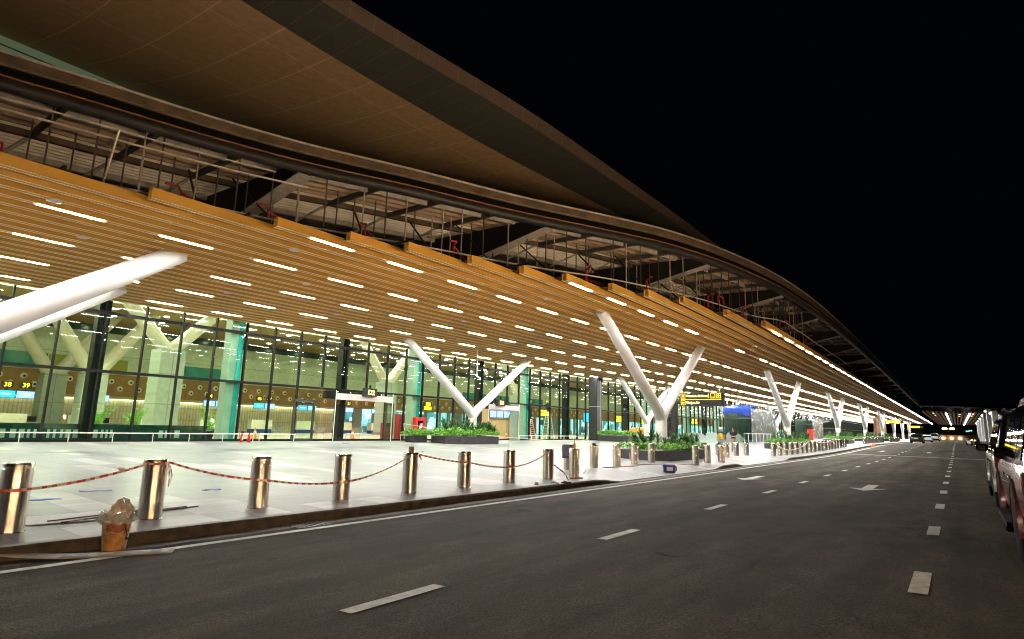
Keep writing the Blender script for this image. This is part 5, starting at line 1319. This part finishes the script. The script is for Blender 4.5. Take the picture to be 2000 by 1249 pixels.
J = dict(pelvis=(0,.12,.36),waist=(0,.06,.5),chest=(0,-.06,.7),neck=(0,-.1,.84),head=(0,-.14,.94),crown=(0,-.13,1.02),face=(0,-1,0))
for s_, x in (('L',1),('R',-1)):
    J['hip'+s_] = (.1*x,.1,.36); J['kn'+s_] = (.15*x,-.27,.46); J['an'+s_] = (.13*x,0,.09); J['toe'+s_] = (.15*x,-.15,.04); J['sh'+s_] = (.19*x,-.06,.78); J['el'+s_] = (.24*x,-.24,.6); J['wr'+s_] = (.14*x,-.42,.6)
person((-33.2, 50.9, FZ+2.79), R(-80), 'worker in a yellow helmet crouching on a ladder behind the glass', J, dict(legs=M['workblue'], top=M['workblue'], sleeve=1.0), M['helmet_y'], False)

# ------------------------------------------------------------------ vehicles
def car(loc, rz, label, paint, L=4.75, W=1.86, HT=1.80, roofm=None, suv=True, rack=False, plate=False, mo=.06):
    o = empty('parked_car', loc, rz, label, 'car')
    hl = L/2; wb = L*.295; hw = W/2; ar = .40 if suv else .35; clr = .42 if suv else .3
    bt = 1.06 if suv else .92; hood = bt + (.02 if suv else -.06)
    # side outline stations (y along the car, +y = front): y, half width, bottom z, shoulder z, top z
    ST = [(-hl,.80,clr+.16,.72,bt-.14),(-hl+.06,.93,clr+.04,.76,bt-.04),(-hl+.35,.985,clr,.80,bt),(-wb,1.0,clr,.80,bt),(-wb+.5,1.0,clr-.04,.80,bt),(0,1.0,clr-.05,.80,bt),(wb-.55,1.0,clr-.04,.80,bt),(wb,1.0,clr,.80,bt-.0),(wb+.35,.985,clr,.78,hood-.03),(hl-.15,.93,clr+.02,.72,hood-.12),(hl-.02,.83,clr+.08,.66,hood-.26),(hl,.70,clr+.16,.6,hood-.36)]
    mb = MB(); rows = []
    for y,wf,zb,zs,zt in ST:
        w_ = hw*wf; top_in = .80*w_
        half = [(w_*.86,zb),(w_*.955,zb+.05),(w_*.985,zb+(zs-zb)*.5),(w_,zs),(w_*.985,zs+(zt-zs)*.55),(w_*.94,zt-.015),(w_*.88,zt),(top_in*.6,zt+.03),(0,zt+.045)]
        rows.append([(x,y,z) for x,z in half] + [(-x,y,z) for x,z in reversed(half[:-1])])
    mb.grid(rows); nrow = len(rows[0]); mb.add(rows[0], [tuple(range(nrow))]); mb.add(rows[-1], [tuple(range(nrow-1,-1,-1))])
    body = mb.build('body', paint, o, True)
    # greenhouse
    gb = bt-.01; y0, y1 = (-hl+.12, wb-.42) if suv else (-hl+.55, wb-.5)
    RT = [(y0,gb,.9),(y0+.18,HT-.22,.80),(y0+.36,HT-.05,.735),(y0+.9,HT,.74),(y1-1.15,HT,.74),(y1-.82,HT-.045,.735),(y1-.2,(gb+HT)/2+.05,.81),(y1+.25,gb,.88)]
    mb = MB(); rows = []
    for y,zt,wf in RT:
        wtop = hw*wf; wbot = hw*.93
        zt = max(zt, gb+.01); rows.append([(wbot,y,gb),(wbot+(wtop-wbot)*.5,y,gb+(zt-gb)*.5),(wtop,y,zt-.04 if zt > gb+.1 else zt),(wtop*.9,y,zt),(0,y,zt+.02),(-wtop*.9,y,zt),(-wtop,y,zt-.04 if zt > gb+.1 else zt),(-wbot-(wtop-wbot)*.5,y,gb+(zt-gb)*.5),(-wbot,y,gb)])
    mb.grid(rows); mb.build('cabin', roofm or paint, o, True)
    def sideglass(ya, yb, sgn):
        def wz(z): return hw*(.93 + (.74-.93)*(z-gb)/(HT-gb)) + .012
        za, zc = gb+.05, HT-.14; ins = .1
        A = [(ya,za),(yb,za),(yb - (ins if yb < y1-1 else .62), zc),(ya+(.25 if ya < y0+.5 else .03),zc)]
        q = MB(); q.add([(sgn*wz(z), y, z) for y,z in A]+[(sgn*(wz(z)-.03), y, z) for y,z in A], [(0,1,2,3),(7,6,5,4),(0,4,5,1),(1,5,6,2),(2,6,7,3),(3,7,4,0)]); q.build('side_window', M['carglass'], o)
    ym = (y0+y1)/2
    for sgn in (-1,1):
        if suv: sideglass(y0+.35, y0+1.05, sgn); sideglass(y0+1.12, ym+.42, sgn); sideglass(ym+.5, y1+.05, sgn)
        else: sideglass(y0+.45, ym+.0, sgn); sideglass(ym+.08, y1+.05, sgn)
    # windscreen and rear window
    q = MB(); q.add([(s_*hw*.74,y1-.72,HT-.1) for s_ in (-1,1)]+[(s_*hw*.84,y1+.19,gb+.06) for s_ in (1,-1)], [(0,1,2,3)]); q.add([(s_*hw*.74,y1-.74,HT-.125) for s_ in (-1,1)]+[(s_*hw*.84,y1+.16,gb+.04) for s_ in (1,-1)], [(3,2,1,0)])
    for v_ in range(len(q.v)): q.v[v_] = (q.v[v_][0], q.v[v_][1]+.035, q.v[v_][2]+.03)
    q.build('windscreen', M['carglass'], o)
    q = MB(); q.add([(s_*hw*.68,y0+.24,HT-.15) for s_ in (-1,1)]+[(s_*hw*.80,y0+.03,gb+.1) for s_ in (1,-1)], [(0,1,2,3)])
    for v_ in range(4): q.v[v_] = (q.v[v_][0], q.v[v_][1]-.055, q.v[v_][2]+.0)
    rg = q.build('rear_window', M['carglass'], o); sdm = rg.modifiers.new('t','SOLIDIFY'); sdm.thickness = .02
    # wheels and arches
    for sy in (-1,1):
        for sx in (-1,1):
            q = MB(); q.lathe([(.19,-.12),(ar-.07,-.12),(ar-.02,-.1),(ar,-.06),(ar,.06),(ar-.02,.1),(ar-.07,.12),(.19,.12)], 28, (0,0,0), axis='x')
            wh = q.build('tyre', M['tyre'], o, True, loc=(sx*(hw-.115), sy*wb, ar))
            q = MB(); q.lathe([(.0,.06),(.06,.07),(.08,.05),(.19,.075),(.215,.095),(.235,.1)], 24, (0,0,0), axis='x')
            for a in range(6):
                an = a*math.pi/3; q.bar((.085, .05*math.cos(an), .05*math.sin(an)), (.095, .2*math.cos(an), .2*math.sin(an)), .05, .02, upv=(1,0,0))
            if sx < 0: q.v = [(-a,b_,c_) for a,b_,c_ in q.v]
            ri = q.build('rim', M['alloy'], wh, True)
            q = MB(); rows = []
            for i in range(15):
                an = -0.15 + (math.pi+.3)*i/14; rows.append([(sx*(hw-.16), sy*wb+(ar+.05)*math.cos(an), ar+(ar+.05)*math.sin(an)), (sx*(hw+.012), sy*wb+(ar+.05)*math.cos(an), ar+(ar+.05)*math.sin(an)), (sx*(hw+.012), sy*wb+(ar+.085)*math.cos(an), ar+(ar+.085)*math.sin(an)), (sx*(hw-.03), sy*wb+(ar+.11)*math.cos(an), ar+(ar+.11)*math.sin(an))])
            q.grid(rows)
            arc = [(sx*(hw-.005), sy*wb+(ar+.06)*math.cos(an), ar+(ar+.06)*math.sin(an)) for an in [(-.25)+(math.pi+.5)*i/16 for i in range(17)]]
            q.build('wheel_arch', roofm if False else paint, o, True)
            q = MB(); q.add(arc, [tuple(range(17))]); q.v = [(sx*(hw+.004), b_, c_) for a,b_,c_ in q.v]; q.build('arch_void', M['black'], o)
    # mirrors, handles, sills, lamps
    for sx in (-1,1):
        q = MB(); rows = []
        for yq, f_ in ((-.09,.55),(-.085,.92),(-.03,1.0),(.05,.85),(.1,.45)):
            rows.append([(sx*(hw+mo) + .125*f_*math.copysign(abs(math.cos(a))**.6, math.cos(a)), wb-.62+yq, bt+.06+.085*f_*math.copysign(abs(math.sin(a))**.6, math.sin(a))) for a in [i*math.pi/8 for i in range(16)]])
        q.grid(rows, close=True); q.add(rows[0], [tuple(range(16))]); q.add(rows[-1], [tuple(range(15,-1,-1))]); mr = q.build('mirror', M['blackgloss'] if suv else paint, o, True)
        q = MB(); q.add([(x_, y_-.002, z_) for x_,y_,z_ in rows[0]], [tuple(range(16))]); q.build('mirror_glass', M['chrome'], mr)
        q = MB(); q.bar((sx*(hw-.12), wb-.6, bt+.0), (sx*(hw+mo), wb-.6, bt+.02), .07, .05); q.build('mirror_arm', M['black'], mr)
        for yy in (ym-.32, ym+.72):
            q = MB(); q.box(sx*(hw-.01)-.02, sx*(hw-.01)+.02, yy-.11, yy+.11, .86, .905); q.build('handle', M['chrome'] if not roofm else M['black'], o, bevel=.008)
        q = MB(); q.bar((sx*(hw-.02), -wb+.5, clr-.07), (sx*(hw-.02), wb-.52, clr-.07), .16, .06); q.build('side_step', M['black'], o)
        q = MB(); q.box(sx*(hw*.82)-.14, sx*(hw*.82)+.13, -hl-.005, -hl+.12, .78, 1.0 if suv else .88); q.build('tail_lamp', M['lampred'], o, bevel=.02)
        q = MB(); q.box(sx*(hw*.74)-.17, sx*(hw*.74)+.14, hl-.2, hl-.03, .70, .84); q.build('headlight', M['lampclear'], o, bevel=.03)
        if rack:
            q = MB(); q.tube([(sx*hw*.66, y0+.5, HT+.02),(sx*hw*.66, y0+.7, HT+.07),(sx*hw*.66, y1-1.5, HT+.07),(sx*hw*.66, y1-1.3, HT+.02)], .018, 8); q.build('roof_rail', M['black'], o, True)
    q = MB(); q.box(-hw*.86,hw*.86,-hl-.06,-hl+.12,.42,.66); q.build('rear_bumper', M['black'] if suv else paint, o, bevel=.03)
    q = MB(); q.box(-hw*.84,hw*.84,hl-.14,hl+.04,.36,.6); q.build('front_bumper', paint, o, bevel=.04)
    q = MB(); q.box(-.26,.26,-hl-.07,-hl-.055,.7,.84); q.build('number_plate', M['plate'] if plate else M['helmet'], o)
    q = MB(); q.box(-hw*.8,hw*.8,-hl+.3,hl-.4,.22,clr+.1); q.build('underbody', M['black'], o)
    return o
def carpaint(name, c, metal=.3): return mat(name, c, .28, metal=metal, var=.04, scale=30, coat=1.0)
RED = carpaint('red_car_paint', (.17,.018,.02), .45); SIL = carpaint('champagne_car_paint', (.42,.38,.33), .5); BLK = carpaint('black_car_paint', (.012,.012,.014), .2); WHT = carpaint('white_car_paint', (.75,.75,.74), 0)
CX = .43 + .93
car((CX, 10.0, road_z(CX,10)), 0, 'dark red sport utility car cut by the right picture edge', RED, 4.8, 1.86, 1.84, mo=-.07)
car((CX+.06, 16.72, road_z(CX,16.7)), 0, 'champagne sport utility car with a black roof parked ahead of the red one', SIL, 4.75, 1.86, 1.84, roofm=BLK, rack=True)
car((-5.2, 116, road_z(-5,116)+.12), 0, 'black car with a yellow number plate driving away by the kerb', BLK, 4.5, 1.84, 1.5, suv=False, plate=True)
car((-5.0, 148, road_z(-5,148)+.12), R(4), 'white saloon car right behind the black one', WHT, 4.5, 1.8, 1.46, suv=False)
car((-4.2, 172, road_z(-4,172)+.2), 0, 'white sport utility car, farthest of the three moving cars', WHT, 4.7, 1.86, 1.8)
def moto(loc, rz, label, c):
    o = empty('motorbike', loc, rz, label, 'motorbike', 'motorbikes at the far right')
    for y in (-.62,.62):
        q = MB(); ring_ = [(0, y+.26*math.cos(a), .29+.26*math.sin(a)) for a in [i*2*math.pi/20 for i in range(21)]]; q.tube(ring_, .05, 8, caps=False)
        for a in range(5): q.bar((0,y,.29),(0,y+.24*math.cos(a*1.256),.29+.24*math.sin(a*1.256)), .03,.02)
        q.build('wheel', M['tyre'], o, True)
    q = MB(); q.tube([(0,.62,.29),(0,.45,.75),(0,.38,.98)], .035, 8); q.tube([(0,.4,.7),(0,.2,.38),(0,-.25,.36),(0,-.62,.3)], [.1,.13,.14,.05], 10); q.tube([(0,-.2,.5),(0,-.75,.68)], [.12,.07], 10); q.box(-.14,.14,.4,.5,.55,.95); q.build('body', c, o, True)
    q = MB(); q.tube([(0,.2,.72),(0,-.2,.75),(0,-.7,.79)], [.1,.13,.1], 10); q.build('seat', M['black'], o, True)
    q = MB(); q.tube([(-.34,.25,1.02),(0,.38,1.0),(.34,.25,1.02)], .017, 8); q.build('handlebar', M['black'], o, True)
    q = MB(); q.ball((0,.5,.9), .09, 10); q.build('headlight', M['lampclear'], o, True); q = MB(); q.box(-.09,.09,-.86,-.8,.66,.76); q.build('tail_light', emat('motorbike_tail_light', (1,.45,.08), 6), o)
moto((1.15,96,road_z(1.15,96)), R(20), 'motorbike with a white body, left one beside the far white columns', M['helmet']); moto((1.85,90,road_z(1.85,90)), R(-15), 'dark motorbike, right one beside the far white columns', M['darksteel'])

# ------------------------------------------------------------------ far canopy across the road, far background
fcn = empty('cross_canopy', (3, 230, 0), 0, 'far canopy spanning the road with dark slats and long white light lines', 'canopy')
def fpart(mb, name, m): o = mb.build(name, m); o.parent = fcn; o.matrix_parent_inverse = Matrix.Translation((-3,-230,0)); return o
def fy(x): return 163 + .55*(x+6.2)
mb = MB()
for i in range(26):
    x = -5.9 + .79*i; mb.box(x, x+.36, fy(x), 318, 7.0, 7.35)
fpart(mb, 'slat_ceiling', mat('dull_wood_slat', (.3,.18,.08), .6, var=.15))
mb = MB(); mb.add([(-6.2,fy(-6.2),8.3),(15,fy(15),8.3),(15,318,8.3),(-6.2,318,8.3),(-6.2,fy(-6.2),8.9),(15,fy(15),8.9),(15,318,8.9),(-6.2,318,8.9)], [(0,1,2,3),(4,5,6,7),(0,1,5,4),(1,2,6,5),(2,3,7,6),(3,0,4,7)]); fpart(mb, 'roof_slab', mat('matt_black_slab', (.004,.004,.004), .95, spec=.05))
mb = MB(); mb.tube([(-6.2,160,8.3),(4,168.5,8.3),(14,178,8.3)], .16, 10); fpart(mb, 'edge_tube', M['rim'])
mb = MB(); mb.tube([(14,178,8.3),(14,320,8.3)], .16, 10); fpart(mb, 'edge_tube', M['rim'])
for i in range(11):
    a = i/10; x = -6 + 19.5*a; y = 161 + 16.5*a; mb = MB(); mb.box(x-.1,x+.1,y,y+3.5,8.0,8.6); fpart(mb, 'bracket', M['primer'])
for i, x in enumerate((-1.6, 2.7, 11.2)):
    mb = MB(); mb.box(x-.14,x+.14,fy(x)+2,316,6.9,6.98); tag(mb.build('light_line', emat('cool_light_line', (.85,.9,1), 14)), 'long cool white light line under the far cross canopy, %s' % ('left one','middle one','right one by the columns')[i], 'ceiling light', 'light lines under the cross canopy')
nd = 0
for i in range(7):
    for jx in range(2):
        x = -4.9 + 2.44*i; y = fy(x) + 6 + 16*jx + 2*(i % 3); nd += 1
        mb = MB(); mb.lathe([(.0,0),(.17,0),(.19,.05),(.0,.05)], 10); o = mb.build('downlight', emat('warm_downlight', (1,.62,.25), 9) if nd == 1 else bpy.data.materials['warm_downlight'], loc=(x+.9, y, 6.98)); tag(o, 'warm round downlight under the cross canopy, %s counted from the left' % ordinal(nd), 'downlight', 'downlights under the cross canopy')
for i, Y in enumerate([116, 140, 166, 192, 220, 250]):
    zb = road_z(5,Y); X = 4.75 + .008*(Y-112)
    o = empty('slab_column', (X, Y, zb), 0, 'tall white tapering column on the right of the road, %s from the viewer' % ordinal(i+1), 'column', 'white columns right of the road')
    mb = MB(); h = 6.2 if i else 5.0; mb.add([(-.35,-1.5,0),(.35,-1.5,0),(.35,1.5,0),(-.35,1.5,0),(-.33,-1.9,h),(.33,-1.9,h),(.33,1.9,h),(-.33,1.9,h)], [(0,3,2,1),(4,5,6,7),(0,1,5,4),(1,2,6,5),(2,3,7,6),(3,0,4,7)]); mb.build('shaft', M['white'], o, bevel=.08)
    mb = MB(); mb.box(-.5,.5,-2.0,2.0,-.2,.35); mb.build('foot', M['kerb_top'], o)
    mb = MB(); mb.ball((-.5,-1.2,h-.4), .17, 10); mb.build('lamp', emat('column_lamp', (1,.9,.75), 7) if i == 0 else bpy.data.materials['column_lamp'], o, True)
# steel frame tower behind on the right
o = empty('steel_frame_tower', (13.5, 190, 0), 0, 'white steel lattice legs standing behind the far right columns', 'frame')
for x in (-1.6,1.4):
    mb = MB(); mb.bar((x*1.3,0,0),(x*.8,0,6.8), .35,.35); mb.build('leg', M['white'], o)
mb = MB()
for z in (2,4,5.8): mb.bar((-1.9,0,z),(1.7,0,z), .15,.15)
mb.build('cross_bar', M['white'], o)
# boundary wall with three wall lamps, street lamp, trees
mb = MB(); mb.box(-60,60,-.3,.3,0,2.6); o = mb.build('boundary_wall', M['brownwall'], loc=(0,345,rise(345)-.2)); tag(o, 'long low brown wall closing the far end of the road', 'wall')
for i, x in enumerate((-5.3,-2.1,1.0)):
    mb = MB(); mb.ball((0,0,0), .45, 10, sc=(1.1,.4,.8)); mb.box(-.2,.2,.1,.4,-.2,.2); o = mb.build('wall_lamp', emat('wall_lamp_light', (1,.8,.55), 60) if i == 0 else bpy.data.materials['wall_lamp_light'], loc=(x,344.2,1.35)); tag(o, 'bright lamp on the far brown wall, %s of three' % ('left','middle','right')[i], 'wall lamp', 'lamps on the far wall')
o = empty('street_lamp', (-3.1,352,0), 0, 'twin-headed street lamp glowing orange beyond the far wall', 'street lamp')
mb = MB(); mb.tube([(0,0,0),(0,0,6)], [.14,.08], 10); mb.tube([(-1.6,0,6),(1.6,0,6)], .06, 8); mb.build('pole', M['darksteel'], o, True)
for sx in (-1,1):
    mb = MB(); mb.ball((sx*1.4,-.1,5.85), .62, 12, sc=(1.7,.6,.7)); mb.build('lamp_head', emat('sodium_lamp', (1,.55,.1), 22) if sx < 0 else bpy.data.materials['sodium_lamp'], o, True)
def tree(x, y, h, wd, label, seed):
    rnd = random.Random(seed); o = empty('tree', (x,y,-.5), 0, label, 'tree', 'dark trees beyond the far wall')
    mb = MB(); mb.tube([(0,0,0),(.1,.1,h*.3),(0,.2,h*.55)], [.3,.22,.12], 8)
    for i in range(5): a = i*1.3; mb.tube([(0,.1,h*.35),(math.cos(a)*wd*.3,math.sin(a)*wd*.3,h*.65)], [.12,.04], 6)
    mb.build('trunk', M['dark'], o, True)
    mb = MB()
    for i in range(520):
        a = rnd.uniform(0,6.28); u = rnd.random()**.4; t = rnd.uniform(-1,1); cl = .8+.3*math.sin(a*3+seed)+.25*math.sin(t*5)
        c_ = Vector((math.cos(a)*math.sqrt(1-t*t)*wd*.5*u*cl, math.sin(a)*math.sqrt(1-t*t)*wd*.5*u*cl, h*.62+t*h*.36*u*cl)); d = Vector((rnd.uniform(-1,1),rnd.uniform(-1,1),rnd.uniform(-1,1))).normalized(); e = d.orthogonal().normalized(); L = rnd.uniform(.25,.55)
        mb.add([c_-d*L, c_+e*L*.5, c_+d*L, c_-e*L*.5], [(0,1,2,3)])
    mb.build('crown', M['leafdark'], o)
for i,(x,y,h,wd) in enumerate([(-16,372,9,10),(-8,380,8,9),(2,376,8.5,10),(9,372,7.5,9),(17,380,10,12),(27,370,9,10),(38,375,11,13)]):
    tree(x,y,h,wd,'dark tree beyond the far wall, %s from the left' % ordinal(i+1), i)
for i,(x,y,z) in enumerate([(4.2,362,4.6),(5.3,362,4.9)]):
    mb = MB(); mb.box(-.7,.7,-.1,.1,0,.6); tag(mb.build('lit_window_panel', emat('faint_green_light', (.35,.8,.7), .9) if i == 0 else bpy.data.materials['faint_green_light'], loc=(x,y,z)), 'faint greenish light panel far beyond the wall, %s of two' % ('left','right')[i], 'light panel', 'faint far lights')
# small orange lantern by the far kerb
mb = MB(); mb.lathe([(.0,0),(.2,0),(.22,.06),(.13,.34),(.05,.4),(.0,.4)], 14); tag(mb.build('orange_bucket', M['orange'], smooth=True, loc=(-8.2,84,road_z(-8.2,84))), 'small orange tub standing on the road by the far kerb', 'tub')

# ------------------------------------------------------------------ assumed roadside floodlights on low stands, out of view (they throw the shadow of the canopy edge up on the roof soffit)
FLM = emat('assumed_floodlight_lens', (1,.66,.36), 1250)
for i,(x,y,z,lw) in enumerate([(4.3,-7,1.0,.07),(4.3,-2.5,1.0,.07),(4.3,1.2,1.0,.07),(4.3,5,1.0,.07),(4.3,10.5,1.0,.32),(4.3,15.5,1.0,.32),(4.3,20,1.0,.06),(4.4,34,1.0,.1)]):
    o = empty('assumed_floodlight', (x,y,road_z(3,y)), 0, 'assumed warm flood lamp on a low stand at the far side of the road, %s of eight' % ORD[i], 'assumed_floodlight', 'assumed roadside floodlights')  # assumed unseen lamps, added to light the roof underside and deck
    mb = MB(); mb.bar((0,0,0),(0,0,z-.3), .07,.07); mb.box(-.4,.4,-.4,.4,0,.04); mb.build('stand', M['darksteel'], o)
    ca_, sa_ = math.cos(R(38)), math.sin(R(38))
    def tb_(q):
        q.v = [(a*ca_ + (c_-z)*sa_, b_, z - a*sa_ + (c_-z)*ca_) for a,b_,c_ in q.v]; return q
    mb = MB(); mb.box(-.02,.22,-.36,.36,z-.3,z+.3); tb_(mb).build('housing', M['black'], o)
    mb = MB(); mb.box(-.03,-.021,-lw,lw,z-.25,z+.25); tb_(mb).build('lens', FLM, o)
    mb = MB(); mb.bar((.1,0,z-.34),(-1.0,0,z+.14 if lw > .12 else z-.28), 1.3, .03); mb.build('visor', M['black'], o)  # visor raised on the wide lenses to keep this added light off the paving

mb = MB(); mb.ball((0,0,0), .03, 8, sc=(1,1.6,.8)); mb.bar((0,.02,0),(.02,.12,-.02), .02, .01); mb.bar((0,.0,0),(.0,-.1,.02), .015, .01); tag(mb.build('tape_knot', M['tape_w'], smooth=True, loc=(-9.55,3.62,pav_z(-9.6,3.6)+.735)), 'crumpled knot in the red tape left of the second bollard', 'barrier tape')
